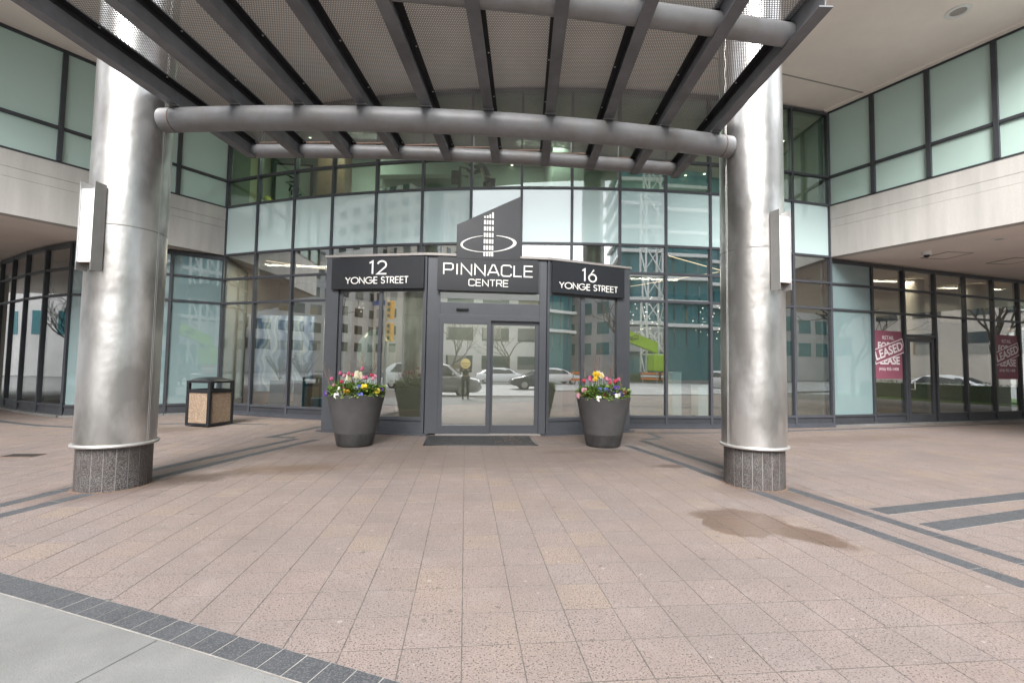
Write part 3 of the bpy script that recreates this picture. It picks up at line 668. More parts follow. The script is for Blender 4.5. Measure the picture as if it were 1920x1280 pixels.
# wings' bulk behind the glass
MB().prism([(LW0.x-.3, LW0.y+.05), (LWE.x-.35, LWE.y+.05), (-24, LWE.y+.05), (-24, 24), (-7.2, 24)], 4.62, 8.48).build('wing_floor', 'lobby_wall', kind='structure')
MB().prism([(RW0.x+.32, RW0.y+.0), (9.96, 24), (26, 24), (26, RWE.y+.05), (RWE.x+.35, RWE.y+.05)], 4.62, 8.48).build('wing_floor', 'lobby_wall', kind='structure')
# high soffit over the forecourt, edge just before the columns, sides cut back to admit sky light
so = MB().prism([(-24, 7.4), (-5.3, 6.9), (-5.0, 5.15), (4.6, 5.15), (4.9, 6.5), (26, 6.5), (26, 26), (-24, 26)], 8.502, 9.3).build('soffit', 'soffit', kind='structure')
MB().prism([(9.2, 10.25), (10.02, 10.40), (10.4, 9.55), (10.435, 9.57), (10.05, 10.45), (9.15, 10.285), (5.0, 9.55), (5.0, 9.515)], 8.494, 8.503).build('soffit_seam', 'groove', so)
MB().prism([(RW0.x-.02, RW0.y-.05), (RWE.x-.02, RWE.y), (RWE.x-.14, RWE.y-.05), (RW0.x-.14, RW0.y-.10)], 8.46, 8.5015).build('soffit_trim', 'soffit', so)
MB().prism([(-24, 7.5), (-5.2, 7.0), (-4.9, 5.25), (4.5, 5.25), (4.8, 6.6), (26, 6.6), (26, 7.6), (4.0, 7.6), (3.6, 6.3), (-4.0, 6.3), (-4.4, 8.0), (-24, 8.5)], 9.3, 16).build('tower_wall', 'granite_fascia', kind='structure')
def ceiling_light(x, y, z, label):
    t = thing('recessed_light', label, 'ceiling light', (x, y, z))
    MB().lathe([(0.20, 0), (0.20, -0.012), (0.135, -0.018), (0.125, 0.0)], 28, (x, y, z)).build('trim_ring', 'white_paint', t, smooth=True)
    MB().lathe([(0.128, -0.003), (0.10, -0.006), (0.001, -0.006)], 24, (x, y, z)).build('lens', 'groove', t)
    return t
ceiling_light(9.42, 7.75, 8.50, 'round white recessed light in the high soffit at upper right')
# low soffit fittings on the right: camera, hatches, small lights
t = thing('security_camera', 'small white dome camera hanging under the right soffit', 'camera', (11.51, 10.40, 4.5))
MB().lathe([(0.001, 0), (0.10, 0), (0.105, -0.05), (0.085, -0.085), (0.02, -0.09)], 20, (11.51, 10.40, 4.5)).build('housing', 'white_paint', t, smooth=True)
MB().ell((11.51, 10.40, 4.405), (0.062, 0.062, 0.06), 14, 8).build('dome', 'bin_frame', t, smooth=True)
for x, y, lb in ((12.35, 10.65, 'square access hatch in the right soffit next to the dome camera'), (14.6, 10.9, 'square access hatch in the right soffit at the picture edge'), (17.2, 11.3, 'square access hatch furthest along the right soffit')):
    t = thing('access_hatch', lb, 'hatch', (x, y, 4.5), group='hatches in the right soffit')
    mb = MB(); a = .36
    for q in ((-a, a, -a, -a+.035), (-a, a, a-.035, a), (-a, -a+.035, -a+.035, a-.035), (a-.035, a, -a+.035, a-.035)): mb.box(x+q[0], x+q[1], y+q[2], y+q[3], 4.488, 4.502)
    mb.build('hatch_frame', 'groove', t); MB().box(x-a+.04, x+a-.04, y-a+.04, y+a-.04, 4.493, 4.503).build('hatch_panel', 'soffit_low', t)
for x, y, lb in ((11.95, 9.15, 'small dim downlight in the right soffit near the granite edge'), (14.4, 9.8, 'small dim downlight in the right soffit at the far right')):
    t = thing('downlight', lb, 'ceiling light', (x, y, 4.5)); MB().lathe([(0.13, 0.002), (0.13, -0.01), (0.09, -0.012), (0.085, 0.002)], 20, (x, y, 4.5)).build('trim_ring', 'white_paint', t); MB().disc((x, y, 4.497), .09, 16, True).build('lens', 'groove', t)

# ------------------------------------------------------------------ entrance vestibule
ve = thing('entrance_vestibule', 'grey metal entrance bay with sliding glass doors and angled sidelights', 'entrance', (0.45, 9.85, 0))
D0v, D1v, L0v, R1v = Vector(D0), Vector(D1), Vector(L0), Vector(R1)
uL = (D0v-L0v).normalized(); lL = (D0v-L0v).length; uR = (R1v-D1v).normalized(); lR = (R1v-D1v).length
def post(p, u, s0, s1, z0, z1, w0=-0.07, w1=0.14, m_='portal'): return MB().obox(Vector(p)+u*s0, Vector(p)+u*s1, w0, w1, z0, z1).build('post', m_, ve, bevel=0.006)
uX = Vector((1, 0))
post(L0, uL, -0.03, 0.27, 0.03, 3.77); post(L0, uL, 0.272, 0.345, 0.03, 3.05, -0.02, 0.1)
post(L0, uL, 1.20, 1.275, 0.03, 3.05, -0.03, 0.1); post(L0, uL, 2.20, lL-.005, 0.03, 3.77, -0.055, 0.12)
post(D0, uX, 0.0, 0.27, 0.03, 3.77, -0.03, 0.16); post(D1, uX, -0.15, 0.0, 0.03, 3.77, -0.03, 0.16)
post(D1, uR, 0.005, 0.06, 0.03, 3.77, -0.055, 0.12); post(D1, uR, 0.86, 0.955, 0.03, 3.05, -0.03, 0.1); post(D1, uR, 1.80, lR+.03, 0.03, 3.77, -0.06, 0.14)
for (p, u, segs) in ((L0, uL, ((0.345, 1.20), (1.275, 2.20))), (D1, uR, ((0.06, 0.86), (0.955, 1.80)))):
    p = Vector(p)
    for a, b in segs:
        MB().obox(p+u*a, p+u*b, -0.028, 0.08, 0.29, 0.36).build('rail', 'portal', ve, bevel=0.003)
        MB().obox(p+u*a, p+u*b, -0.028, 0.08, 0.03, 0.085).build('rail', 'portal', ve)
        MB().obox(p+u*a, p+u*b, -0.005, 0.05, 0.085, 0.29).build('base_panel', 'portal', ve)
        MB().obox(p+u*a, p+u*b, -0.004, 0.006, 0.36, 3.02).build('sidelight_glass', G_DOOR, ve)
    MB().obox(p+u*segs[0][0], p+u*segs[-1][1], -0.02, 0.1, 3.02, 3.768).build('header_panel', 'portal', ve)
    MB().obox(p+u*(-.09 if p.x < -2 else -.1), p+u*((lL+.1) if p.x < -2 else lR+.09), -0.16, 0.20, 0.0, 0.03).build('sill', 'portal', ve)
# header over the doors
MB().obox(D0v+uX*.27, D1v-uX*.15, -0.02, 0.12, 2.53, 2.80).build('header_panel', 'portal', ve, bevel=0.004)
MB().obox(D0v+uX*.27, D1v-uX*.15, -0.004, 0.006, 2.80, 3.03).build('transom_glass', G_CLEAR, ve)
MB().obox(D0v+uX*.27, D1v-uX*.15, -0.02, 0.12, 3.03, 3.768).build('header_panel', 'portal', ve)
MB().obox(D0v+uX*.23, D1v-uX*.10, -0.06, 0.16, 0.0, 0.025).build('threshold', 'coping', ve)
MB().box(-0.22, 0.04, 9.775, 9.83, 2.635, 2.675).build('motion_sensor', 'bin_frame', ve, bevel=0.004)
MB().obox((-.60, 9.89), (1.57, 9.89), -0.08, 0.06, 2.42, 2.53).build('door_track', 'portal', ve, bevel=0.004)
dl = leaf(ve, (-0.56, 9.835), (0.525, 9.835), 0.028, 2.42, 0.085, 'portal', G_DOOR, 'sliding_door', (-0.025, 0.025), 0.18)
dr2 = leaf(ve, (0.50, 9.90), (1.57, 9.90), 0.028, 2.42, 0.085, 'portal', G_DOOR, 'sliding_door', (-0.025, 0.025), 0.18)
MB().frame3((0.06, 9.822, 1.505), (1,0,0), (0,0,1), (0,-1,0), -.001, .001, -.001, .001, 0, 0.001).build('sticker_backing', 'yellow_sign', dl)
st = MB(); st.add([(0.0+0.105*cos(2*pi*k/28), 9.826, 1.50+0.105*sin(2*pi*k/28)) for k in range(28)]+[(0.105*cos(2*pi*k/28), 9.823, 1.50+0.105*sin(2*pi*k/28)) for k in range(28)], [tuple(range(28, 56)), tuple(range(28))[::-1]]+[(k, (k+1) % 28, 28+(k+1) % 28, 28+k) for k in range(28)])
mat('sticker', (0.40, 0.34, 0.15), 0.6); st.build('caution_sticker', 'sticker', dl)
text3('caution_print', 'CAUTION', 0.042, (0.0, 9.8215, 1.50), 0, 'bin_frame', dl, ext=0.0006)
text3('caution_print', 'AUTOMATIC\nDOOR', 0.026, (0.0, 9.8215, 1.44), 0, 'bin_frame', dl, ext=0.0006)
# side returns, roof and coping
for p, q in ((L0, (-2.90, 12.1)), (R1, (3.62, 10.95))):
    MB().obox(p, q, -0.06, 0.06, 0.0, 0.36).build('side_panel', 'portal', ve); MB().obox(p, q, -0.06, 0.06, 3.05, 3.77).build('side_panel', 'portal', ve)
    pv, qv = Vector(p), Vector(q); w_ = (qv-pv).normalized()
    MB().obox(pv+w_*.15, qv-w_*.05, -0.004, 0.006, 0.36, 3.05).build('side_glass', G_DOOR, ve)
MB().prism([(-3.05, 10.50), (-.83, 9.90), (1.72, 9.90), (3.77, 10.50), (3.66, 11.0), (-2.4, 12.0), (-2.95, 12.2)], 3.70, 3.77).build('roof', 'portal', ve)
cp = [(-3.12, 10.39), (-.85, 9.76), (1.74, 9.76), (3.84, 10.39), (3.84, 10.62), (1.72, 9.98), (-.83, 9.98), (-3.12, 10.62)]
MB().prism([(x, y) for x, y in cp], 3.772, 3.825).build('coping', 'coping', ve, bevel=0.004)

# ------------------------------------------------------------------ signs
def facet_sign(name, label, p, u, s0, s1, z0, z1, off=0.09, th=0.05):
    t = thing(name, label, 'sign', (p[0], p[1], z0)); n = Vector((u.y, -u.x)); a = Vector(p)+u*s0; b = Vector(p)+u*s1
    MB().obox(a, b, -(off+th), -off+0.0, z0, z1).build('board', 'sign_black', t, bevel=0.004)
    MB().obox(a+u*.05, b-u*.05, -off, -0.02, z0+.05, z1-.05).build('mounting_frame', 'frame', t)
    return t, (a.x+n.x*(off+th), a.y+n.y*(off+th), 0), (u.x, u.y, 0), (n.x, n.y, 0)
t, o_, ux_, un_ = facet_sign('sign', 'black sign board reading 12 Yonge Street over the left sidelight', L0, uL, 0.135, 2.235, 3.06, 3.742)
letters('12', GL, 0.85, 1.29, 3.36, 3.668, o_, ux_, un_, t, 0.0172, track=0.05)
letters('YONGE STREET', GL, 0.335, 1.765, 3.165, 3.318, o_, ux_, un_, t, 0.0102)
t, o_, ux_, un_ = facet_sign('sign', 'black sign board reading 16 Yonge Street over the right sidelight', D1, uR, 0.075, 1.935, 3.06, 3.742)
letters('16', GL, 0.70, 1.11, 3.352, 3.652, o_, ux_, un_, t, 0.0172, track=0.07)
letters('YONGE STREET', GL, 0.155, 1.665, 3.16, 3.308, o_, ux_, un_, t, 0.0102)
t, o_, ux_, un_ = facet_sign('sign', 'black Pinnacle Centre sign with slanted tower panel and ring emblem over the doors', (-0.83, 9.85), uX, 0.205, 2.345, 3.03, 3.735, off=0.10)
tp = MB(); xs0, xs1 = -0.24, 1.115; yb, yf = 9.80, 9.695
vv = [(xs0, 3.71), (xs1, 3.71), (xs1, 5.11), (xs0, 4.43)]
tp.add([(x, yf, z) for x, z in vv]+[(x, yb-.02, z) for x, z in vv], [(0,1,2,3), (7,6,5,4), (0,4,5,1), (1,5,6,2), (2,6,7,3), (3,7,4,0)])
tp.build('tower_panel', 'sign_black', t, bevel=0.004)
letters('PINNACLE', GW, 0.115, 2.03, 3.352, 3.608, o_, ux_, un_, t, 0.0138, track=0.13)
letters('CENTRE', GW, 0.65, 1.50, 3.13, 3.283, o_, ux_, un_, t, 0.0096, track=0.13)
E = MB(); n_ = 64; o3 = []; cx_, cz_ = 0.435, 4.045
gapz = [k for k in range(n_)]
vs_ = []
for k in range(n_+1):
    a = 2*pi*k/n_; w_ = 0.017+0.042*abs(cos(a))**2.2
    ca, sa = cos(a), sin(a); rx, rz = 0.595, 0.182
    p_out = (cx_+rx*ca, cz_+rz*sa+0.045*ca*0.9); p_in = (cx_+(rx-w_)*ca-(0.012*1), cz_+(rz-w_*.62)*sa+0.045*ca*0.9)
    vs_ += [(p_out[0], yf-.004, p_out[1]), (p_out[0], yf-.014, p_out[1]), (p_in[0], yf-.014, p_in[1]), (p_in[0], yf-.004, p_in[1])]
fs_ = []
for k in range(n_):
    a = 360*(k+.5)/n_; x_ = cx_+.58*cos(radians(a))
    if sin(radians(a)) > 0 and 0.31 < x_ < 0.58: continue
    i, j = 4*k, 4*(k+1)
    fs_ += [(i+1, i+2, j+2, j+1), (i, i+1, j+1, j), (i+2, i+3, j+3, j+2)]
E.add(vs_, fs_); E.build('emblem_ring', 'letter', t)
for c in range(4):
    for r in range(7):
        x0_ = 0.330+c*0.0558; z0_ = 3.775+r*0.137; z1_ = z0_+0.094
        if r == 6: z1_ = z0_+0.042+c*c*0.0075+c*0.006
        if r < 6 or True: MB().box(x0_, x0_+0.037, yf-.0135, yf-.003, z0_, z1_).build('emblem_bar', 'letter', t)

# shop posters fixed inside the right storefront glass
def poster(s0, s1, z0, z1, label):
    n = Vector((RSU.y, -RSU.x)); a = RS0+RSU*s0; b = RS0+RSU*s1; c = (a+b)/2; rz = atan2(RSU.y, RSU.x)
    t = thing('poster', label, 'poster', (c.x, c.y, z0), group='leased posters in the right storefront')
    MB().obox(a, b, -0.0065, -0.0045, z0, z1).build('sheet', 'poster', t)
    q = c-n*0.011; w = s1-s0
    def at(dx, z, d=0.0): r_ = c+RSU*dx+n*(0.0085+d); return (r_.x, r_.y, z)
    text3('print', 'RETAIL', 0.15, at(0, z1-.20), rz, 'poster_ink', t, ext=0.0008)
    text3('print', 'FOR', 0.27, at(-.16, z1-.43), rz, 'poster_ink', t, ext=0.0008, bold=0.008)
    text3('print', 'LEASE', 0.30, at(0.05, z0+.50), rz, 'poster_ink', t, ext=0.0008, bold=0.009)
    text3('print', '(416) 955-1408', 0.125, at(0, z0+.27), rz, 'poster_ink', t, ext=0.0008)
    # diagonal strip with the word
    u3 = Vector((RSU.x, RSU.y, 0)); z3 = Vector((0, 0, 1)); an = radians(17); ua = u3*cos(an)+z3*sin(an); va = z3*cos(an)-u3*sin(an); o = Vector(at(0.02, (z0+z1)/2+.10, 0.003))
    MB().frame3(o, ua, va, Vector((n.x, n.y, 0)), -.62, .62, -.205, .205, 0, .0015).build('strip_edge', 'poster_ink', t)
    MB().frame3(o, ua, va, Vector((n.x, n.y, 0)), -.595, .595, -.18, .18, .0015, .003).build('strip', 'poster', t)
    text3('print', 'LEASED', 0.34, tuple(o+Vector((n.x, n.y, 0))*.0038), rz, 'poster_ink', t, ext=0.0006, roll=an, bold=0.008)
poster(1.63, 2.72, 1.27, 2.61, 'red leased poster behind the glass just left of the shop door')
poster(6.86, 7.95, 1.29, 2.67, 'red leased poster behind the glass at the far right of the storefront')
t = thing('sign', 'yellow square sign behind the top glass at the right edge', 'sign', tuple(RS0+RSU*8.7)+(3.8,))
MB().obox(RS0+RSU*8.10, RS0+RSU*9.30, 0.10, 0.14, 3.84, 4.44).build('panel', 'yellow_sign', t)

# ------------------------------------------------------------------ steel columns
def column(cx, cy_, seam_a, label):
    t = thing('column', label, 'column', (cx, cy_, 0)); c = (cx, cy_, 0)
    MB().lathe([(0.3515, -0.1), (0.3515, 0.50)], 48, c).build('plinth_core', 'joint_light', t, smooth=True)
    n = 20
    for k in range(n):
        a0, a1 = 2*pi*k/n+.009, 2*pi*(k+1)/n-.009
        MB().lathe([(0.340, 0.004), (0.354, 0.004), (0.354, 0.488), (0.340, 0.488)], 3, c, a0, a1).build('granite_slab', 'granite_dark', t, smooth=True)
    MB().lathe([(.350, .007), (.372, .0065), (.388, .002)], 48, c).build('sealant', 'rust', t)
    ring = MB(); ring.lathe([(0.36+.0, .484)]+[(0.392+.019*cos(radians(a)), .503+.019*sin(radians(a))) for a in range(-110, 120, 20)]+[(0.36, .522)], 64, c)
    ring.build('base_ring', 'satin_steel', t, smooth=True)
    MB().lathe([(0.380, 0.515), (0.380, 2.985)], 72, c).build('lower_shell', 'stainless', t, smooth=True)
    MB().lathe([(0.374, 2.98), (0.374, 3.002)], 72, c).build('shell_joint', 'groove', t, smooth=True)
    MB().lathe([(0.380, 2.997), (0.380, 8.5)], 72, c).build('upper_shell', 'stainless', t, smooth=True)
    for s in (0, pi):
        for d in (-.028, .028):
            a = seam_a+s+d; p = (cx+.380*cos(a), cy_+.380*sin(a))
            MB().tube([(p[0], p[1], .52), (p[0], p[1], 8.5)], .0028, 6).build('seam_bead', 'satin_steel', t)
    return t
column(-4.07, 5.92, radians(-8), 'left brushed steel column on a dark granite plinth')
column(3.725, 5.676, radians(188), 'right brushed steel column on a dark granite plinth')
def sconce(cx, cy_, a, label):
    d = Vector((cos(a), sin(a), 0)); n = Vector((-sin(a), cos(a), 0)); o = Vector((cx, cy_, 0)); t = thing('wall_light', label, 'wall light', (cx+d.x*.38, cy_+d.y*.38, 2.46)); z = Vector((0, 0, 1))
    for s in (-1, 1):
        x = s*.088
        MB().frame3(o, n, d, z, x-.003, x+.003, .385, .515, 2.44, 3.42).build('side_plate', 'satin_steel', t)
    MB().frame3(o, n, d, z, -.085, .085, .375, .392, 2.46, 3.40).build('back_plate', 'satin_steel', t)
    MB().frame3(o, n, d, z, -.082, .082, .40, .50, 2.53, 3.34).build('diffuser', 'acrylic', t, bevel=0.004)
    MB().frame3(o, n, d, z, -.085, .085, .395, .498, 2.523, 2.5285).build('bottom_tray', 'rust', t)
sconce(-4.07, 5.92, radians(-101), 'tall white wall light between steel plates on the left column')
sconce(3.725, 5.676, radians(-78), 'tall white wall light between steel plates on the right column')

# ------------------------------------------------------------------ canopy of steel beams, pipes and perforated sheet
cn = thing('canopy', 'arched steel entrance canopy of dark beams, pipes and perforated sheets', 'canopy', (0, 5.4, 4.34))
HM, RM = 4.34, 0.137
def arcpts(c, R, x0, x1, z, n=40):
    return [(x0+(x1-x0)*k/n, c[1]-sqrt(R*R-(x0+(x1-x0)*k/n-c[0])**2), z) for k in range(n+1)]
MID = ((0.588, 26.46), 21.10)
mid = MB().tube(arcpts(*MID, -3.665, 3.345, HM), RM, 28).build('main_pipe', 'tube_paint', cn, smooth=True)
for k, (x, s) in enumerate(((-3.52, 1), (3.215, -1))):
    y = MID[0][1]-sqrt(MID[1]**2-(x-MID[0][0])**2); u = Vector((1, (x-MID[0][0])/(MID[0][1]-y), 0)).normalized()
    MB().tube([Vector((x, y, HM)), Vector((x, y, HM))+u*.014], RM+.0012, 28).build('weld_ring', 'rust', mid, smooth=True)
# ten beams: plan position where each crosses the main pipe, and its bearing; a gentle fan
BZ0 = HM+RM-0.004; BD = 0.27; FWD = 0.118
beams = []
for k in range(10):
    x = .059+(-3.53, -2.79, -2.04, -1.31, -.57, .154, .895, 1.615, 2.345, 3.044)[k]; y = MID[0][1]-sqrt(MID[1]**2-(x-MID[0][0])**2)
    a = radians([12.0, 10.6, 9.8, 8.9, 8.4, 7.6, 7.1, 6.5, 6.1, 5.2][k]); beams.append((Vector((x, y)), Vector((sin(a), cos(a)))))
tipY = [7.04, 6.94, 6.84, 6.77, 6.73, 6.71, 6.72, 6.77, 6.83, 6.88]
FRC, FRR = (-0.3, 43.75), 40.0
def front_pipe_y(x): return FRC[1]-sqrt(FRR*FRR-(x-FRC[0])**2)
seatm = []
for k, (p, d) in enumerate(beams):
    n = Vector((d.y, -d.x))      # to the right
    sb = (tipY[k]-p.y)/d.y; sf = (front_pipe_y(p.x)-0.50-p.y)/d.y
    web_side = 1 if k < 0 else 0
    mb = MB(); z = BZ0; W2 = FWD/2; fb = sb; cut = 0.10
    D3 = Vector((d.x, d.y, 0)); N3 = Vector((n.x, n.y, 0)); O = Vector((p.x, p.y, 0)); Z = Vector((0, 0, 1))
    def bar(a0, a1, b0, b1, c0, c1): mb.frame3(O, N3, D3, Z, a0, a1, b0, b1, c0, c1)
    bar(-W2, W2, sf, sb-.02, z, z+.014)                     # bottom flange
    # web with a raking back end
    for (w0, w1) in ((-.006, .006),):
        vs_ = []
        for x_ in (w0, w1):
            for (s_, zz) in ((sf+.01, z+.014), (sb-.03, z+.014), (sb+.10, z+BD-.014), (sf+.01, z+BD-.014)): vs_.append(O+N3*x_+D3*s_+Z*zz)
        mb.add(vs_, [(0,1,2,3), (7,6,5,4), (0,4,5,1), (1,5,6,2), (2,6,7,3), (3,7,4,0)])
    bar(-W2, W2, sf, sb+.10, z+BD-.014, z+BD)
    b = mb.build('beam', 'steel_paint', cn)
    MB().frame3(O, N3, D3, Z, -W2-.001, W2+.001, sb-.024, sb-.012, z-.002, z+.016).build('rusty_tip', 'rust', b)
    MB().frame3(O, N3, D3, Z, -W2-.004, W2+.004, -.10, .10, z-.012, z+.0005).build('seat_plate', 'tube_paint', b)
    # black angles that carry the sheets, both sides, with bolts
    for s in (-1, 1):
        am = MB(); a0, a1 = sorted((s*.014, s*(W2+.016)))
        am.frame3(O, N3, D3, Z, a0, a1, sf+.46, sb+.06, z+BD-.034, z+BD-.028)
        a2, a3 = sorted((s*.0075, s*.0135)); am.frame3(O, N3, D3, Z, a2, a3, sf+.46, sb+.06, z+BD-.085, z+BD-.0285)
        ag = am.build('angle', 'steel_black', b)
        bb = MB()
        for q in [sf+.62+.78*i for i in range(9)]:
            if q < sb: c = O+N3*(s*(W2-.005))+D3*q+Z*(z+BD-.036); bb.ell(c, (.011, .011, .007), 8, 4)
        c = O+N3*(s*(W2-.005))+D3*(sb-.03)+Z*(z+BD-.036); bb.ell(c, (.011, .011, .007), 8, 4)
        bb.build('bolts', 'bolt', b, kind='stuff')
# back and front pipes run between the beam webs, one length per bay
BKC, BKR = (1.06, 36.0), 29.26
def back_pipe_y(x): return BKC[1]-sqrt(BKR*BKR-(x-BKC[0])**2)
PZ = BZ0+.014+.102
for k in range(9):
    for nm, fy, r in (('back_pipe', back_pipe_y, .096), ('front_pipe', front_pipe_y, .100)):
        ends = []
        for (p, d) in (beams[k], beams[k+1]):
            s = 0.0
            for _ in range(12): s = (fy((p+d*s).x)-p.y)/d.y
            ends.append(p+d*s)
        a, b = ends; u = (b-a).normalized(); pts = []
        for i in range(5):
            x = a.x+(b.x-a.x)*i/4; pts.append((x, fy(x), PZ))
        if nm == 'back_pipe':
            pts = [tuple(Vector(pts[0])+Vector((u.x, u.y, 0))*.007)]+pts[1:-1]+[tuple(Vector(pts[-1])-Vector((u.x, u.y, 0))*.007)]
        MB().tube(pts, r, 22).build(nm, 'tube_paint', cn, smooth=True)
# perforated sheets: real holes
pw, ph = 0.0232, 0.0215; nx_, ny_ = 29, 160
MBX = []
def perf(nx, ny):
    mb = MB(); W_ = nx*pw
    for j in range(ny):
        off = (pw/2 if j % 2 else 0)
        for i in range(nx-(1 if j % 2 else 0)):
            x0 = -W_/2+i*pw+off; y0 = j*ph; hx, hy = pw*.5, ph*.5; cx_, cy2 = x0+hx, y0+hy; r = 0.0081; v = [(x0,y0,0),(x0+pw,y0,0),(x0+pw,y0+ph,0),(x0,y0+ph,0)]
            v += [(cx_+r*cos(radians(a)), cy2+r*sin(radians(a)), 0) for a in (202.5,247.5,292.5,337.5,22.5,67.5,112.5,157.5)]
            mb.add(v, [(0,1,6,5),(1,2,8,7),(2,3,10,9),(3,0,4,11),(0,5,4),(1,7,6),(2,9,8),(3,11,10)])
        if j % 2:
            y0 = j*ph
            mb.add([(-W_/2,y0,0),(-W_/2+off,y0,0),(-W_/2+off,y0+ph,0),(-W_/2,y0+ph,0)], [(0,1,2,3)]); mb.add([(W_/2-off,y0,0),(W_/2,y0,0),(W_/2,y0+ph,0),(W_/2-off,y0+ph,0)], [(0,1,2,3)])
    return mb
sheet = perf(nx_, ny_).mesh('perforated_sheet', 'mesh_grey')
for k in range(9):
    (p0, d0), (p1, d1) = beams[k], beams[k+1]; d = (d0+d1).normalized(); pc = (p0+p1)/2
    sb = (min(tipY[k], tipY[k+1])-pc.y)/d.y+.05; s0 = sb-ny_*ph
    o = pc+d*s0
    inst('perforated_sheet', sheet, (o.x, o.y, BZ0+BD-.024), atan2(-d.x, d.y), cn)
    e = pc+d*sb; n = Vector((d.y, -d.x))
    MB().frame3((e.x, e.y, 0), (n.x, n.y, 0), (d.x, d.y, 0), (0, 0, 1), -nx_*pw/2, nx_*pw/2, -.005, .012, BZ0+BD-.042, BZ0+BD-.016).build('sheet_edge', 'rust', cn)

# ------------------------------------------------------------------ planters with spring flowers
def planter(x, y, label):
    t = thing('planter', label, 'planter', (x, y, 0)); c = (x, y, 0); H = 0.915
    ro = lambda z: 0.312+0.193*(z/H)
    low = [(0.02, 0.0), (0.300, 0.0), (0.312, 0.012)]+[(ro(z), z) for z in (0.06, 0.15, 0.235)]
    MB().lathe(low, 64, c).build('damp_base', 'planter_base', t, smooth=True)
    MB().lathe([(ro(z)+.0005, z) for z in (0.235, 0.36, 0.5, 0.65, 0.8, 0.88)]+[(0.503, 0.90), (0.5, 0.914), (0.485, 0.917), (0.472, 0.905), (0.462, 0.84)], 64, c).build('bowl', 'planter', t, smooth=True)
    MB().disc((x, y, 0.845), 0.463, 40).build('soil', 'soil', t)
    return t
PL, PR = (-1.96, 8.66), (2.60, 8.54)
planter(*PL, 'large charcoal planter left of the doors, damp band round its base')
planter(*PR, 'large charcoal planter right of the doors, daffodils above its rim')
def leafblade(mb, b, tip, w):
    b = Vector(b); tip = Vector(tip); d = tip-b; s = d.cross(Vector((0, 0, 1))); s = (s.normalized() if s.length > 1e-4 else Vector((1, 0, 0)))*w; m1 = b+d*.35+Vector((0, 0, .012)); m2 = b+d*.7+Vector((0, 0, .008))
    mb.add([b-s*.5, b+s*.5, m1+s, m1-s, m2+s*.8, m2-s*.8, tip], [(0,1,2,3), (3,2,4,5), (5,4,6)])
def foliage(x, y, side):
    mb = MB()
    for _ in range(2000):
        a = rnd.uniform(0, 2*pi); r = 0.485*sqrt(rnd.random()); z = 0.88+rnd.uniform(0, .16)+.08*(1-r/.48)
        b = (x+r*cos(a), y+r*sin(a), z); l = rnd.uniform(.04, .095); aa = a+rnd.uniform(-1.6, 1.6); mb.k = 0 if rnd.random() < .68 else 1
        leafblade(mb, b, (b[0]+l*cos(aa), b[1]+l*sin(aa), b[2]+rnd.uniform(-.025, .05)), rnd.uniform(.014, .028))
    for _ in range(70):      # trailing over the rim
        a = rnd.uniform(0, 2*pi); b = (x+.47*cos(a), y+.47*sin(a), .905); l = rnd.uniform(.03, .06); mb.k = 0 if rnd.random() < .7 else 1
        leafblade(mb, b, (b[0]+l*cos(a), b[1]+l*sin(a), b[2]+rnd.uniform(-.05, .02)), .018)
    mb.build('ground_cover', ['leaf_lime', 'leaf'], label='low leafy green bedding plants filling the %s planter' % side, cat='plants', kind='stuff')
foliage(*PL, 'left'); foliage(*PR, 'right')
def stem_leaves(name, mb, x, y, z0, z1, lean, nl=4, ll=(.20, .36), w=.022):
    mb.k = 0; mb.tube([(x, y, z0), (x+lean[0]*.5, y+lean[1]*.5, (z0+z1)/2), (x+lean[0], y+lean[1], z1)], .004, 5, False)
    for _ in range(nl):
        a = rnd.uniform(0, 2*pi); l = rnd.uniform(*ll); leafblade(mb, (x, y, z0+.01), (x+cos(a)*l*.45, y+sin(a)*l*.45, z0+l), w)
def tulip(P, dx, dy, h, colr, label, grp):
    h *= 1.42; x, y, z0 = P[0]+dx, P[1]+dy, 0.86; t = thing('tulip', label, 'flower', (x, y, z0), group=grp); lean = (rnd.uniform(-.03, .03), rnd.uniform(-.03, .03)); z1 = z0+h
    mb = MB(); stem_leaves('stem', mb, x, y, z0, z1, lean); mb.build('stem', 'leaf', t)
    f = MB(); cx_, cy2 = x+lean[0], y+lean[1]
    for k in range(6):
        a = k*pi/3+rnd.uniform(-.1, .1); r = .020 if k % 2 else .025; c = Vector((cx_, cy2, z1)); d = Vector((cos(a), sin(a), 0)); s = Vector((-sin(a), cos(a), 0))*.022
        f.add([c, c+d*r*1.1-s+Vector((0,0,.024)), c+d*r*1.1+s+Vector((0,0,.024)), c+d*r-s*.8+Vector((0,0,.055)), c+d*r+s*.8+Vector((0,0,.055)), c+d*r*.5+Vector((0,0,.08))], [(0,2,1), (1,2,4,3), (3,4,5)])
    f.build('bloom', 'petal_'+colr, t)
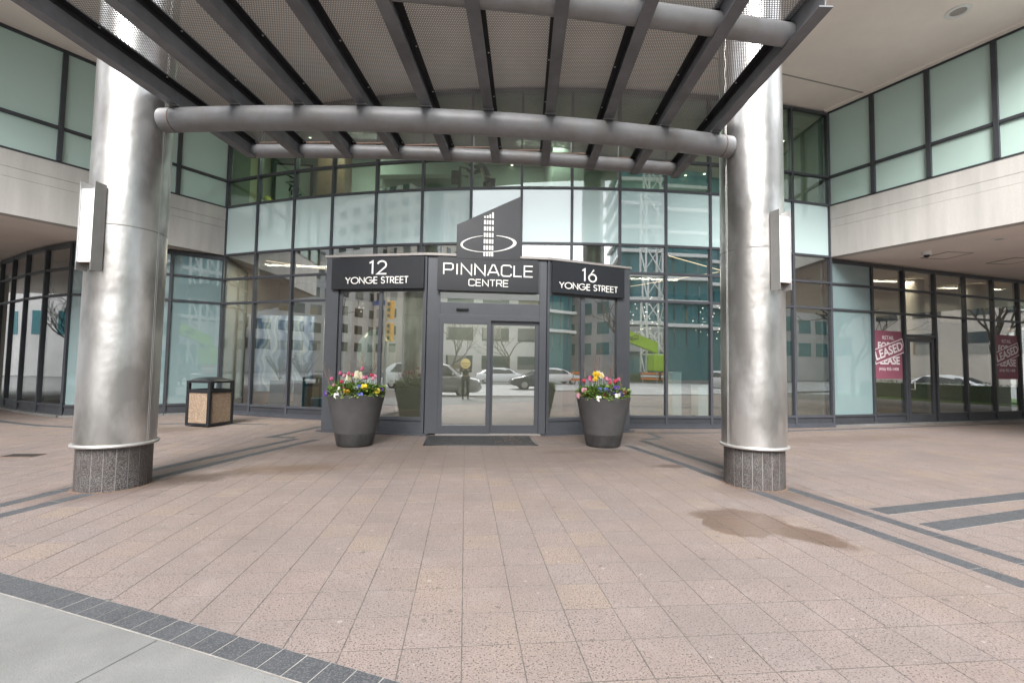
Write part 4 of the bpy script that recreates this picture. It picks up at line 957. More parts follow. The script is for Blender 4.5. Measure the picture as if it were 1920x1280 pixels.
def daffodil(P, dx, dy, h, label, grp, pale=False):
    h *= 1.12; x, y, z0 = P[0]+dx, P[1]+dy, 0.86; t = thing('daffodil', label, 'flower', (x, y, z0), group=grp); z1 = z0+h; mb = MB(); lean = (rnd.uniform(-.03, .03), -.03); stem_leaves('stem', mb, x, y, z0, z1, lean, 3, (.2, .3), .008); mb.build('stem', 'leaf', t)
    c = Vector((x+lean[0], y+lean[1]-.012, z1)); f = MB(); u = Vector((1, 0, 0)); v = Vector((0, -.25, 1)).normalized(); n = Vector((0, -1, -.25)).normalized()
    for k in range(6):
        a = k*pi/3; d = u*cos(a)+v*sin(a); s = (u*-sin(a)+v*cos(a))*.017; f.add([c, c+d*.028-s*1.3, c+d*.028+s*1.3, c+d*.062-n*.006], [(0,1,3,2)])
    f.build('petals', 'petal_cream' if pale else 'petal_yellow', t)
    MB().tube([c, c+n*.022], [.011, .017], 10).build('trumpet', 'petal_yellow' if pale else 'petal_orange', t)
def hyacinth(P, dx, dy, h, colr, label, grp=None):
    h *= 1.18; x, y, z0 = P[0]+dx, P[1]+dy, 0.86; t = thing('hyacinth', label, 'flower', (x, y, z0), group=grp); mb = MB(); stem_leaves('stem', mb, x, y, z0, z0+h, (0, 0), 5, (.12, .18), .016); mb.build('stem', 'leaf', t)
    f = MB()
    for k in range(46):
        zz = z0+h-.10+.13*k/46; a = k*2.4; r = .042*(1-.45*k/46); f.ell((x+r*cos(a), y+r*sin(a), zz), (.018, .018, .015), 5, 3)
    f.build('florets', 'petal_'+colr, t)
def pansy(P, dx, dy, h, colr, label, grp, eye='yellow'):
    x, y, z = P[0]+dx*1.06, P[1]+dy*1.06, 0.935+h*1.3; t = thing('pansy', label, 'flower', (x, y, z), group=grp); f = MB()
    for (a, b, r) in ((-.024, .019, .029), (.024, .019, .029), (-.027, -.014, .026), (.027, -.014, .026), (0, -.029, .029)):
        f.ell((x+a, y-.004+rnd.uniform(-.003, .003), z+b), (r, .006, r), 8, 4)
    f.build('petals', 'petal_'+colr, t); MB().ell((x, y-.012, z-.002), (.007, .004, .007), 6, 4).build('eye', 'petal_'+eye, t)
def twig(P, dx, dy, h, lean, m_, label, grp):
    x, y = P[0]+dx, P[1]+dy; mb = MB(); pts = []; a = rnd.uniform(0, 6)
    for i in range(9): q = i/8; pts.append((x+lean[0]*q+.012*sin(a+q*9), y+lean[1]*q+.012*cos(a+q*8), .86+h*q))
    mb.tube(pts, [.007-.005*i/8 for i in range(9)], 5)
    for i in (3, 4, 5, 6, 7):
        b = Vector(pts[i]); e = b+Vector((rnd.uniform(-.10, .10), rnd.uniform(-.06, .06), rnd.uniform(.08, .2))); mb.tube([b, (b+e)/2+Vector((rnd.uniform(-.02, .02), 0, 0)), e], [.0028, .002, .001], 4)
    o = mb.build('twig', m_); settags(o, label, 'twig', grp)
# left planter
gl = 'pink tulips in the left planter'; k_ = 0
for dx, dy, h, c in ((-.40, -.05, .20, 'pink'), (-.28, .02, .27, 'pink'), (-.25, .05, .24, 'rose'), (-.17, -.04, .27, 'pink'), (-.24, -.18, .17, 'red'), (-.15, .10, .25, 'pink'), (-.08, .08, .25, 'red'), (.0, .05, .27, 'rose'), (.09, .03, .33, 'pink'), (.14, -.02, .22, 'rose'), (.18, .06, .22, 'pink'), (.23, .02, .25, 'red'), (.25, .12, .23, 'red'), (.29, -.05, .21, 'rose'), (.34, .04, .24, 'rose'), (-.35, -.15, .12, 'rose')):
    tulip(PL, dx, dy, h, c, {'pink': 'deep pink', 'rose': 'pale pink', 'red': 'bright red'}[c]+' tulip standing in the left planter', {'pink': 'deep pink', 'rose': 'pale pink', 'red': 'red'}[c]+' tulips in the left planter')
hyacinth(PL, -.16, .05, .33, 'cream', 'small cream hyacinth at the top left of the left planter'); hyacinth(PL, 0.0, -.02, .37, 'cream', 'tallest cream hyacinth in the middle of the left planter'); hyacinth(PL, .05, .04, .35, 'cream', 'cream hyacinth just right of the tallest one in the left planter')
for dx, dy, lb in ((-.22, -.30, 'low white hyacinth at the front left of the left planter'), (-.14, -.33, 'low white hyacinth touching its twin in the left planter'), (.07, -.34, 'low white hyacinth beside a blue one in the left planter')): hyacinth(PL, dx, dy, .14, 'white', lb)
hyacinth(PL, .11, -.30, .17, 'blue', 'short blue hyacinth near the orange pansy in the left planter')
for dx, dy, h, c, lb in ((-.06, -.42, .03, 'orange', 'orange pansy at the front rim of the left planter'), (.20, -.36, .10, 'yellow', 'yellow pansy at the front right of the left planter'), (.38, -.22, .04, 'yellow', 'yellow pansy at the right rim of the left planter'), (-.44, -.20, .0, 'violet', 'pale violet pansy at the far left rim of the left planter'), (.42, -.10, .05, 'violet', 'dark violet pansy at the far right rim of the left planter'), (-.22, -.40, -.02, 'white', 'white pansy low on the front rim of the left planter'), (-.13, -.36, .06, 'maroon', 'maroon pansy among white hyacinths in the left planter'), (.15, -.42, -.01, 'blue', 'blue pansy low on the front rim of the left planter')):
    pansy(PL, dx, dy, h, c, lb, None)
# right planter
gr = 'pink tulips in the right planter'
for dx, dy, h, c in ((-.38, .0, .22, 'red'), (-.28, -.02, .23, 'pink'), (-.25, .05, .26, 'pink'), (-.20, .08, .25, 'red'), (-.15, .02, .22, 'rose'), (-.02, .05, .27, 'rose'), (.06, .04, .25, 'pink'), (.10, .0, .24, 'rose'), (.13, -.02, .19, 'red'), (.17, .06, .23, 'pink'), (.20, .0, .21, 'red'), (.26, .04, .22, 'red'), (.29, .06, .24, 'pink'), (-.33, .10, .21, 'pink')):
    tulip(PR, dx, dy, h, c, {'pink': 'deep pink', 'rose': 'pale pink', 'red': 'bright red'}[c]+' tulip standing in the right planter', {'pink': 'deep pink', 'rose': 'pale pink', 'red': 'red'}[c]+' tulips in the right planter')
gd = 'daffodils above the right planter'
for dx, dy, h, pl in ((-.17, -.05, .43, False), (-.14, -.06, .42, False), (-.16, -.08, .35, False), (-.08, -.04, .42, True), (-.05, -.05, .39, True), (-.11, -.02, .44, True)):
    daffodil(PR, dx, dy, h, 'cream daffodil with a yellow trumpet above the right planter' if pl else 'yellow daffodil with an orange trumpet above the right planter', ('cream ' if pl else 'yellow ')+gd, pl)
gv = 'violet pansies in the right planter'
for dx, dy, h in ((.0, -.34, .07), (.05, -.36, .04), (.09, -.33, .08), (.14, -.30, .12), (.18, -.34, .05), (.21, -.36, .03), (.16, -.38, .02), (.03, -.38, .01)): pansy(PR, dx, dy, h, 'violet', 'deep violet pansy massed at the front of the right planter', gv)
for dx, dy, h, c, lb in ((-.40, -.20, .08, 'rose', 'pink pansy at the left rim of the right planter'), (-.20, -.42, -.02, 'white', 'white and pink pansy low on the front left rim of the right planter'), (-.08, -.41, .02, 'maroon', 'maroon pansy at the front rim of the right planter'), (.12, -.43, .02, 'white', 'white pansy at the front rim of the right planter'), (-.46, -.1, .0, 'rose', 'pale pink pansy at the far left rim of the right planter'), (.27, -.30, .06, 'maroon', 'maroon pansy at the right side of the right planter')):
    pansy(PR, dx, dy, h, c, lb, None)
hyacinth(PR, -.15, -.28, .17, 'blue', 'blue hyacinth left of the violet pansies in the right planter'); hyacinth(PR, -.03, -.27, .17, 'blue', 'blue hyacinth behind the violet pansies in the right planter')
for dx, dy, h, ln in ((-.42, 0, .62, (-.20, .0)), (-.36, .02, .5, (-.16, .02)), (-.06, .1, .95, (-.20, .05)), (.02, .1, .85, (.06, .05)), (.06, .12, .75, (-.02, .05)), (-.12, .15, .7, (.10, .05)), (.24, .1, 1.05, (.05, .03)), (.0, .14, .9, (.03, .02))): twig(PL, dx, dy, h, ln, 'twig', 'bare brown twig rising from the left planter', 'bare twigs in the left planter')
for dx, dy, h, ln, m_ in ((-.12, .1, .95, (.02, .05), 'twig_red'), (-.06, .1, 1.0, (.03, .02), 'twig_red'), (-.10, .14, .85, (-.04, .02), 'twig_red'), (.02, .12, .8, (.08, .02), 'twig'), (.10, .1, .6, (.10, .02), 'twig_red'), (.15, .12, .55, (.04, .0), 'twig_red'), (-.28, .1, .7, (-.06, .05), 'twig'), (.30, .1, .85, (-.12, .0), 'twig'), (.34, .05, .45, (.02, .0), 'twig')): twig(PR, dx, dy, h, ln, m_, 'bare red twig rising from the right planter' if m_ == 'twig_red' else 'bare tan twig rising from the right planter', 'red twigs in the right planter' if m_ == 'twig_red' else 'tan twigs in the right planter')

# ------------------------------------------------------------------ litter bin, mat, drain
bn = thing('litter_bin', 'square black litter bin with domed lid and pebbled side panels', 'litter bin', (-5.77, 11.25, 0))
ang = atan2(10.87-11.09, -5.62+6.21); ub = Vector((cos(ang), sin(ang), 0)); vb = Vector((-sin(ang), cos(ang), 0)); ob_ = Vector((-5.62, 10.87, 0)); zb = Vector((0, 0, 1)); SB = 0.66
def bb_(nm, m_, a0, a1, b0, b1, c0, c1, par=bn, bv=0.0): return MB().frame3(ob_, ub, vb, zb, a0, a1, b0, b1, c0, c1).build(nm, m_, par, bevel=bv)
for a, b in ((-SB, 0), (-.07, 0), (-SB, SB-.07), (-.07, SB-.07)): bb_('corner_post', 'bin_frame', a, a+.07, b, b+.07, 0.02, 1.02, bv=0.012)
for (a0, a1, b0, b1) in ((-SB+.07, -.07, .008, .06), (-SB+.07, -.07, SB-.06, SB-.008), (-SB+.008, -SB+.06, .07, SB-.07), (-.06, -.008, .07, SB-.07)):
    bb_('bottom_rail', 'bin_frame', a0, a1, b0, b1, 0.03, 0.085); bb_('top_rail', 'bin_frame', a0, a1, b0, b1, 0.755, 0.83); bb_('lid_rail', 'bin_frame', a0, a1, b0, b1, 0.975, 1.02)
for (a0, a1, b0, b1) in ((-SB+.07, -.07, .022, .05), (-SB+.07, -.07, SB-.05, SB-.022), (-SB+.022, -SB+.05, .07, SB-.07), (-.05, -.022, .07, SB-.07)): bb_('pebble_panel', 'aggregate', a0, a1, b0, b1, 0.085, 0.755)
bb_('liner', 'steel_black', -SB+.09, -.09, .09, SB-.09, 0.03, 0.80)
lid = MB(); n_ = 10
for i in range(n_+1):
    for j in range(n_+1):
        a, b = -SB*i/n_, SB*j/n_; q = (1-(2*i/n_-1)**2)*(1-(2*j/n_-1)**2); v = ob_+ub*a+vb*b; lid.v.append((v.x, v.y, 1.02+.088*q**.55))
for i in range(n_):
    for j in range(n_): lid.f.append((i*(n_+1)+j, i*(n_+1)+j+1, (i+1)*(n_+1)+j+1, (i+1)*(n_+1)+j))
lid.m = [0]*len(lid.f); lid.build('domed_lid', 'bin_frame', bn, smooth=True); bb_('lid_plate', 'bin_frame', -SB+.004, -.004, .004, SB-.004, 1.005, 1.022)

t = thing('door_mat', 'dark grey rubber mat before the sliding doors with a few crumbs', 'mat', (0.34, 9.12, 0))
MB().prism([(-.70, 8.60), (1.33, 8.58), (1.33, 9.62), (-.70, 9.64)], 0.003, 0.014).build('pad', 'mat_rubber', t)
for a, b in (((-.74, 8.56), (1.37, 8.54)), ((1.37, 8.54), (1.37, 9.66)), ((1.37, 9.66), (-.74, 9.68)), ((-.74, 9.68), (-.74, 8.56))): MB().obox(a, b, 0.0, 0.045, 0.003, 0.011).build('edge_strip', 'bin_frame', t)
mb = MB()
for _ in range(60): x, y = rnd.gauss(.95, .22), rnd.uniform(8.7, 9.6); s = rnd.uniform(.006, .018); mb.ell((x, y, .016), (s, s*.6, .003), 5, 3)
mb.build('leaf_crumbs', 'twig', label='scattered dry leaf crumbs on the right half of the door mat', cat='leaf litter', kind='stuff')
t = thing('floor_drain', 'small rusty drain cover sunk in the paving left of the column', 'drain cover', (-6.6, 7.75, 0))
MB().box(-6.85, -6.38, 7.62, 7.86, 0.001, 0.007).build('frame', 'rust', t); mb = MB()
for k in range(9): mb.box(-6.83+k*.05, -6.80+k*.05, 7.64, 7.84, 0.007, 0.011)
mb.build('grate', 'planter_base', t)

# ------------------------------------------------------------------ inside the glass
IN = [(x, y+.12) for x, y in BOW]
MB().prism(IN+[(9.5, 20), (-7.0, 20)], -0.05, 0.03).build('lobby_floor', 'lobby_floor', kind='structure')
MB().prism([(-2.95, 10.5), (-.83, 9.98), (1.72, 9.98), (3.68, 10.5), (3.6, 11.05), (2.55, 11.2), (1.31, 11.36), (0.06, 11.6), (-1.17, 11.84), (-2.38, 12.12), (-2.9, 12.2)], -0.05, 0.026).build('vestibule_floor', 'mat_rubber', kind='structure')
MB().prism([(x+.02, y+.12) for x, y in LSR]+[(-7.1, 22), (-18, 22)], -0.05, 0.03).build('left_shop_floor', 'lobby_floor', kind='structure')
MB().prism([(x, y+.12) for x, y in RSP]+[(24, 19), (9.7, 19)], -0.05, 0.03).build('right_shop_floor', 'lobby_floor', kind='structure')
MB().prism([(x, y+.20) for x, y in BOW]+[(9.5, 20), (-7.0, 20)], 4.46, 5.84).build('floor_slab', 'lobby_ceiling', kind='structure')
MB().prism([(x, y+.16) for x, y in BOW]+[(9.5, 18), (-7.0, 18)], 8.38, 8.46).build('upper_ceiling', 'lobby_ceiling', kind='structure')
def wallbox(nm, m_, *b): return MB().box(*b).build(nm, m_, kind='structure')
wallbox('lobby_back_wall', 'lobby_wall', -7.2, 9.8, 18.0, 18.2, 0, 4.46); wallbox('upper_back_wall', 'lobby_wall2', -7.2, 9.8, 15.6, 15.8, 5.84, 8.4)
MB().obox((-7.05, 14.05), (-7.05, 22), -0.06, 0.06, 0, 8.4).build('party_wall', 'lobby_wall', kind='structure'); MB().obox((9.62, 11.55), (9.62, 22), -0.05, 0.05, 0, 8.4).build('party_wall', 'lobby_wall', kind='structure')
MB().obox((-2.6, 15.0), (3.2, 15.0), 0, 0.25, 0.03, 3.6).build('feature_wall', 'lobby_wall2', kind='structure')
wallbox('left_shop_wall', 'blind', -18, -7.1, 17.2, 17.4, 0, 4.5)
MB().obox((9.75, 14.6), (23, 17.4), 0, 0.2, 0, 4.5).build('right_shop_wall', 'blind', kind='structure')
MB().obox((11.0, 14.5), (22.5, 16.9), -0.5, 0.0, 3.35, 4.0).build('bulkhead', 'lobby_dark', kind='structure')
for x, y, r, m_, lb in ((4.30, 13.2, .30, 'joint_light', 'round grey column inside the lobby right of the entrance'), (-3.55, 14.2, .30, 'walnut', 'round bronze column inside the lobby left of the entrance'), (11.35, 13.0, .28, 'blind', 'pale round column inside the shop left of its door'), (14.6, 13.7, .30, 'blind', 'pale round column inside the shop right of its door'), (17.3, 14.1, .34, 'blind', 'pale round column furthest inside the right shop'), (-12.9, 15.9, .36, 'satin_steel', 'steel column inside the left storefront')):
    t = thing('interior_column', lb, 'column', (x, y, 0)); MB().lathe([(r, .03), (r, 4.48)], 32, (x, y, 0)).build('shaft', m_, t, smooth=True); MB().lathe([(r+.02, .03), (r+.02, .18), (r, .19)], 32, (x, y, 0)).build('base', 'lobby_dark', t, smooth=True)
# swirled canvases, planters, bench, pedestals
def swirl(name, cols, seed, sc):
    m = bpy.data.materials.new(name); m.use_nodes = True; MATS[name] = m; N = m.node_tree.nodes; L = m.node_tree.links; p = N['Principled BSDF']; p.inputs['Roughness'].default_value = .6
    g = N.new('ShaderNodeNewGeometry'); mp_ = N.new('ShaderNodeMapping'); mp_.inputs['Location'].default_value = (seed, seed, seed*.3); L.new(g.outputs['Position'], mp_.inputs[0])
    n = N.new('ShaderNodeTexNoise'); n.inputs['Scale'].default_value = .9; n.inputs['Detail'].default_value = 2; L.new(mp_.outputs[0], n.inputs[0])
    mxv = N.new('ShaderNodeMixRGB'); mxv.inputs[0].default_value = .55; L.new(mp_.outputs[0], mxv.inputs[1]); L.new(n.outputs['Color'], mxv.inputs[2])
    w = N.new('ShaderNodeTexWave'); w.inputs['Scale'].default_value = sc; w.inputs['Distortion'].default_value = 5; w.inputs['Detail'].default_value = 3; w.inputs['Detail Scale'].default_value = .8; L.new(mxv.outputs[0], w.inputs[0])
    r = N.new('ShaderNodeValToRGB'); e = r.color_ramp.elements; e[0].color = (*cols[0], 1); e[1].color = (*cols[-1], 1)
    for i, c in enumerate(cols[1:-1]): x = e.new((i+1)/(len(cols)-1)); x.color = (*c, 1)
    L.new(w.outputs['Fac'], r.inputs[0]); L.new(r.outputs[0], p.inputs['Base Color'])
swirl('canvas_blue', [(.06, .10, .20), (.36, .40, .46), (.16, .24, .38), (.50, .51, .50), (.26, .32, .42)], 1.7, .8); swirl('canvas_grey', [(.06, .07, .10), (.40, .41, .45), (.62, .58, .52), (.20, .22, .30)], 4.2, 1.0)
def canvas(p, q, z0, z1, m_, label):
    t = thing('painting', label, 'painting', (p[0], p[1], z0)); MB().obox(p, q, 0, .05, z0, z1).build('canvas', m_, t); MB().obox(p, q, .05, .07, z0+.03, z1-.03).build('stretcher_frame', 'walnut', t)
canvas((-6.75, 15.3), (-4.85, 15.3), .55, 2.95, 'canvas_blue', 'large blue and white swirled painting behind the left lobby glass')
canvas((-4.55, 15.3), (-3.75, 15.3), .55, 2.85, 'canvas_grey', 'narrow dark grey swirled painting next to the left sidelight')
def houseplant(x, y, w, h, label, ph_=.9):
    t = thing('potted_plant', label, 'potted plant', (x, y, 0.03)); MB().prism([(x-w/2, y-w/2), (x+w/2, y-w/2), (x+w/2, y+w/2), (x-w/2, y+w/2)], .03, h).build('pot', 'teal_planter', t, bevel=.01); mb = MB()
    for _ in range(26):
        a = rnd.uniform(0, 2*pi); l = rnd.uniform(.4, ph_); tip = Vector((x+cos(a)*l*.5, y+sin(a)*l*.5, h+l*.8)); b = Vector((x, y, h))
        mb.tube([b, (b+tip)/2+Vector((0, 0, .06)), tip], .006, 4, False)
        for q in range(3, 11):
            c = b+(tip-b)*(q/10)+Vector((0, 0, .06))
            for s in (-1, 1): leafblade(mb, c, c+Vector((cos(a+s*1.2)*.12, sin(a+s*1.2)*.12, .03)), .02)
    mb.build('fronds', 'leaf_dark', t)
houseplant(-5.25, 13.75, .38, .95, 'fern in a dark teal cube pot behind the left lobby glass'); houseplant(-4.55, 13.6, .38, .95, 'fern in a dark teal pot closest to the left sidelight')
MB().box(-4.25, -3.55, 13.3, 13.8, .03, .50).build('bench', 'teal_planter', bevel=.02, label='low dark blue upholstered bench inside left of the entrance', cat='bench')
houseplant(-2.35, 11.1, .42, .95, 'bushy plant in a dark pot inside the left sidelight', .6); houseplant(2.9, 11.0, .42, .8, 'bushy plant in a dark pot inside the right sidelight', .6)
for x, y, w, h, lb in ((6.55, 13.95, .30, 1.32, 'tall slim white pedestal behind the right lobby glass'), (7.35, 13.8, .45, .92, 'short wide white pedestal behind the right lobby glass')):
    t = thing('pedestal', lb, 'pedestal', (x, y, .03)); MB().box(x-w/2, x+w/2, y-w/2, y+w/2, .03, h).build('block', 'white_paint', t, bevel=.008); MB().box(x-w/2-.015, x+w/2+.015, y-w/2-.015, y+w/2+.015, h+.001, h+.03).build('cap', 'white_paint', t)
t = thing('dome_sculpture', 'pale green glass dome standing inside the left sidelight', 'sculpture', (-2.55, 13.6, .03))
MB().lathe([(.53, .9), (.53, 1.8), (.5, 2.08), (.38, 2.3), (.2, 2.42), (.001, 2.45)], 32, (-2.55, 13.6, 0)).build('dome', [mat('pale_dome', (.32, .42, .36), .3)], t, smooth=True)
MB().lathe([(.56, .03), (.56, .9), (.001, .9)], 32, (-2.55, 13.6, 0)).build('stand', 'lobby_dark', t)
# lamps that show lit through the glass, then area lights added to brighten the rooms
def ledline(p, q, z, label):
    t = thing('linear_light', label, 'ceiling light', (p[0], p[1], z)); MB().obox(p, q, -.016, .016, z-.03, z).build('housing', 'white_paint', t); MB().obox(p, q, -.012, .012, z-.036, z-.0305).build('strip', 'led', t)
ledline((-5.84, 13.97), (-4.1, 15.15), 4.44, 'warm linear ceiling light behind the left lobby glass'); ledline((5.25, 11.5), (7.5, 12.95), 4.44, 'warm linear ceiling light running toward the right column'); ledline((5.9, 16.1), (7.6, 13.2), 4.44, 'warm linear ceiling light deeper in the right lobby')
ledline((5.3, 15.1), (6.9, 15.4), 8.36, 'warm linear light on the upper floor right of the canopy'); ledline((-1.2, 13.0), (0.8, 14.2), 4.44, 'warm linear ceiling light above the feature wall')
dl_ = [(-2.3, 15.4), (3.7, 15.4), (1.45, 15.5), (8.3, 15.3), (9.4, 12.73), (7.7, 15.5), (-4.9, 14.4), (0.2, 14.6), (4.0, 14.9), (-0.9, 14.9)]
dm = MB(); dm.lathe([(.055, 0), (.055, -.012), (.040, -.014)], 16); dm_me = dm.mesh('trim', 'white_paint'); em = MB().disc((0, 0, -.013), .04, 14, True).mesh('bulb', 'down')
for i, (x, y) in enumerate(dl_):
    t = thing('downlight', 'small lit downlight in the upper floor ceiling behind the glass', 'ceiling light', (x, y, 8.375), group='lit downlights on the upper floor')
    for nm, me in (('trim_ring', dm_me), ('bulb', em)):
        o = bpy.data.objects.new(nm, me); COL.objects.link(o); o.parent = t
def starburst(x, y, z, r, label):
    t = thing('chandelier', label, 'chandelier', (x, y, z)); MB().ell((x, y, z), (.06, .06, .06), 12, 8).build('hub', 'chrome', t, smooth=True); MB().tube([(x, y, z), (x, y, 4.45)], .006, 6).build('drop_rod', 'chrome', t)
    mb = MB(); tp_ = MB()
    for k in range(22):
        zz = 1-2*(k+.5)/22; a = k*2.39996; d = Vector((cos(a)*sqrt(1-zz*zz), sin(a)*sqrt(1-zz*zz), zz)); l = r*rnd.uniform(.8, 1.1); e = Vector((x, y, z))+d*l
        mb.tube([Vector((x, y, z)), e], .004, 4); tp_.ell(e, (.011, .011, .011), 6, 4)
    mb.build('rays', 'chrome', t, kind='stuff'); tp_.build('lit_tips', 'down', t, kind='stuff')
starburst(5.55, 13.8, 3.15, .55, 'starburst chandelier with lit tips behind the right lobby glass'); starburst(7.95, 14.2, 2.95, .55, 'starburst chandelier partly hidden by the right steel column'); starburst(-3.6, 15.0, 3.3, .35, 'small starburst light above the left lobby bench')
for x, y, e in ((-4.9, 14.5, 42), (5.8, 14.6, 34), (.4, 13.2, 26), (13.5, 13.6, 22), (17.5, 14.3, 18)):  # added area lights brightening lobby and right shop, apart from the modelled fixtures
    ld = bpy.data.lights.new('lobby_fill', 'AREA'); ld.energy = e; ld.shape = 'RECTANGLE'; ld.size = 2.4; ld.size_y = .3; ld.color = (1, .86, .68); o = bpy.data.objects.new('lobby_fill', ld); COL.objects.link(o); o.location = (x, y, 4.40)
for x, y, e in ((-3.5, 14.0, 16), (2.2, 13.8, 16), (6.8, 13.4, 16)):  # added area lights brightening the upper floor
    ld = bpy.data.lights.new('upper_fill', 'AREA'); ld.energy = e; ld.shape = 'RECTANGLE'; ld.size = 1.6; ld.size_y = .4; ld.color = (1, .93, .80); o = bpy.data.objects.new('upper_fill', ld); COL.objects.link(o); o.location = (x, y, 8.34)
# upper floor fittings
t = thing('picture', 'framed ink drawing of a plant hanging on the upper floor at far left', 'picture', (-6.1, 15.5, 6.2))
MB().box(-6.35, -5.15, 15.50, 15.56, 6.55, 7.98).build('frame', 'steel_black', t); MB().box(-6.28, -5.22, 15.485, 15.498, 6.62, 7.91).build('mount', 'white_paint', t); mb = MB()
for _ in range(7): a = rnd.uniform(0, 6); mb.tube([(-5.75+rnd.uniform(-.2, .2), 15.478, 6.8+.13*_), (-5.75+rnd.uniform(-.3, .3), 15.476, 6.95+.13*_), (-5.75+rnd.uniform(-.3, .3), 15.478, 7.05+.12*_)], [.03, .02, .006], 5)
mb.build('drawing', 'rubber', t)
MB().box(-7.0, -6.5, 14.2, 15.6, 5.85, 8.38).build('wall_panel', mat('yellow_wall', (.42, .40, .22), .7), kind='structure')
mb = MB(); mb.ell((-6.0, 14.2, 6.25), (.16, .16, .16), 12, 8); mb.ell((-6.05, 14.25, 6.02), (.26, .2, .2), 12, 8); mb.build('exercise_ball', mat('ball_yellow', (.55, .50, .03), .5), label='yellow stacked exercise balls on the upper floor at far left', cat='ball', smooth=True)
MB().obox((-3.0, 15.2), (0.4, 14.6), -0.1, 0.25, 7.6, 8.36).build('ceiling_beam', 'lobby_wall2', kind='structure'); MB().box(2.6, 3.6, 14.0, 15.5, 5.85, 8.38).build('wall_panel', 'lobby_wall2', kind='structure')
MB().box(-4.7, -3.9, 14.6, 15.5, 5.85, 8.38).build('wall_panel', 'walnut', kind='structure')

# ------------------------------------------------------------------ people
def person(name, label, loc, rotz, joints, bones, radii, coat, legs, hair, hands=True):
    """one skinned body; clothing a slightly larger skin over torso, arms and legs; head with face, hair a cap"""
    t = thing(name, label, 'person', loc)
    def skin(nm, vsel, grow, m_, sub=1):
        idx = {j: i for i, j in enumerate(vsel)}; me = bpy.data.meshes.new(nm); me.from_pydata([joints[j] for j in vsel], [(idx[a], idx[b]) for a, b in bones if a in idx and b in idx], [])
        o = bpy.data.objects.new(nm, me); COL.objects.link(o); o.parent = t; md = o.modifiers.new('skin', 'SKIN'); md.use_smooth_shade = True
        for j, i in idx.items(): r = radii[j]+grow; me.skin_vertices[0].data[i].radius = (r, r*(.72 if j in ('chest', 'belly', 'pelvis') else 1))
        for i in range(len(vsel)): me.skin_vertices[0].data[i].use_root = False
        rt_ = idx.get('pelvis', idx.get('chest', 0)); me.skin_vertices[0].data[rt_].use_root = True
        s = o.modifiers.new('sub', 'SUBSURF'); s.levels = sub; s.render_levels = sub; me.materials.append(MATS[m_]); return o
    skin('body', list(joints), 0, 'skin')
    skin('jacket', [j for j in joints if j in ('pelvis', 'belly', 'chest', 'shl', 'shr', 'ell', 'elr', 'wrl', 'wrr')], .016, coat)
    skin('trousers', [j for j in joints if j in ('pelvis', 'hipl', 'hipr', 'knl', 'knr', 'anl', 'anr')], .016, legs)
    for s in ('l', 'r'):
        a = joints['an'+s]; MB().ell((a[0], a[1]-.07, .045), (.045, .125, .045), 10, 6).build('shoe', 'rubber', None, True).parent = t
    h = joints['head']; hd = MB(); hd.ell((h[0], h[1], h[2]), (.076, .095, .115), 16, 12); hd.ell((h[0], h[1]-.095, h[2]-.015), (.013, .022, .02), 8, 5); hd.ell((h[0]-.078, h[1]+.01, h[2]-.01), (.012, .022, .03), 8, 5); hd.ell((h[0]+.078, h[1]+.01, h[2]-.01), (.012, .022, .03), 8, 5)
    hd.build('head', 'skin', None, True).parent = t
    hr = MB(); hr.ell((h[0], h[1]+.018, h[2]+.035), (.086, .098, .10), 16, 10)
    if hair == 'hair_blond': hr.ell((h[0], h[1]+.10, h[2]-.02), (.075, .06, .13), 12, 8); hr.ell((h[0], h[1]+.13, h[2]+.03), (.06, .07, .07), 12, 8)
    hr.build('hair', hair, None, True).parent = t
    for s in (-.03, .03): MB().ell((h[0]+s, h[1]-.084, h[2]+.012), (.012, .01, .008), 8, 5).build('eye', 'rubber', None, True).parent = t
    MB().ell((h[0], h[1]-.088, h[2]-.055), (.022, .008, .006), 8, 4).build('mouth', 'petal_maroon', None, True).parent = t
    for s in ('l', 'r'):
        w, e = Vector(joints['wr'+s]), Vector(joints['el'+s]); d = (w-e).normalized(); sd_ = d.cross(Vector((0, 0, 1))).normalized() if abs(d.z) < .95 else Vector((0, 1, 0)); mb = MB()
        mb.ell(w+d*.05, (.036, .04, .036), 8, 6)
        for k, l in enumerate((.07, .08, .075, .06)): b = w+d*.08+sd_*(.027-.018*k); mb.tube([b, b+d*l*.55, b+d*l-Vector((0, 0, .012))], [.009, .0085, .007], 6)
        b = w+d*.035+sd_*.035; mb.tube([b, b+d*.035+sd_*.02, b+d*.065+sd_*.02], [.0105, .010, .008], 6); mb.build('hand', 'skin', None, True).parent = t
    t.rotation_euler = (0, 0, rotz); return t
BON = [('pelvis', 'belly'), ('belly', 'chest'), ('chest', 'neck'), ('neck', 'headb'), ('chest', 'shl'), ('shl', 'ell'), ('ell', 'wrl'), ('chest', 'shr'), ('shr', 'elr'), ('elr', 'wrr'), ('pelvis', 'hipl'), ('hipl', 'knl'), ('knl', 'anl'), ('pelvis', 'hipr'), ('hipr', 'knr'), ('knr', 'anr')]
RAD = dict(pelvis=.135, belly=.125, chest=.145, neck=.052, headb=.05, shl=.062, shr=.062, ell=.043, elr=.043, wrl=.029, wrr=.029, hipl=.085, hipr=.085, knl=.056, knr=.056, anl=.04, anr=.04)
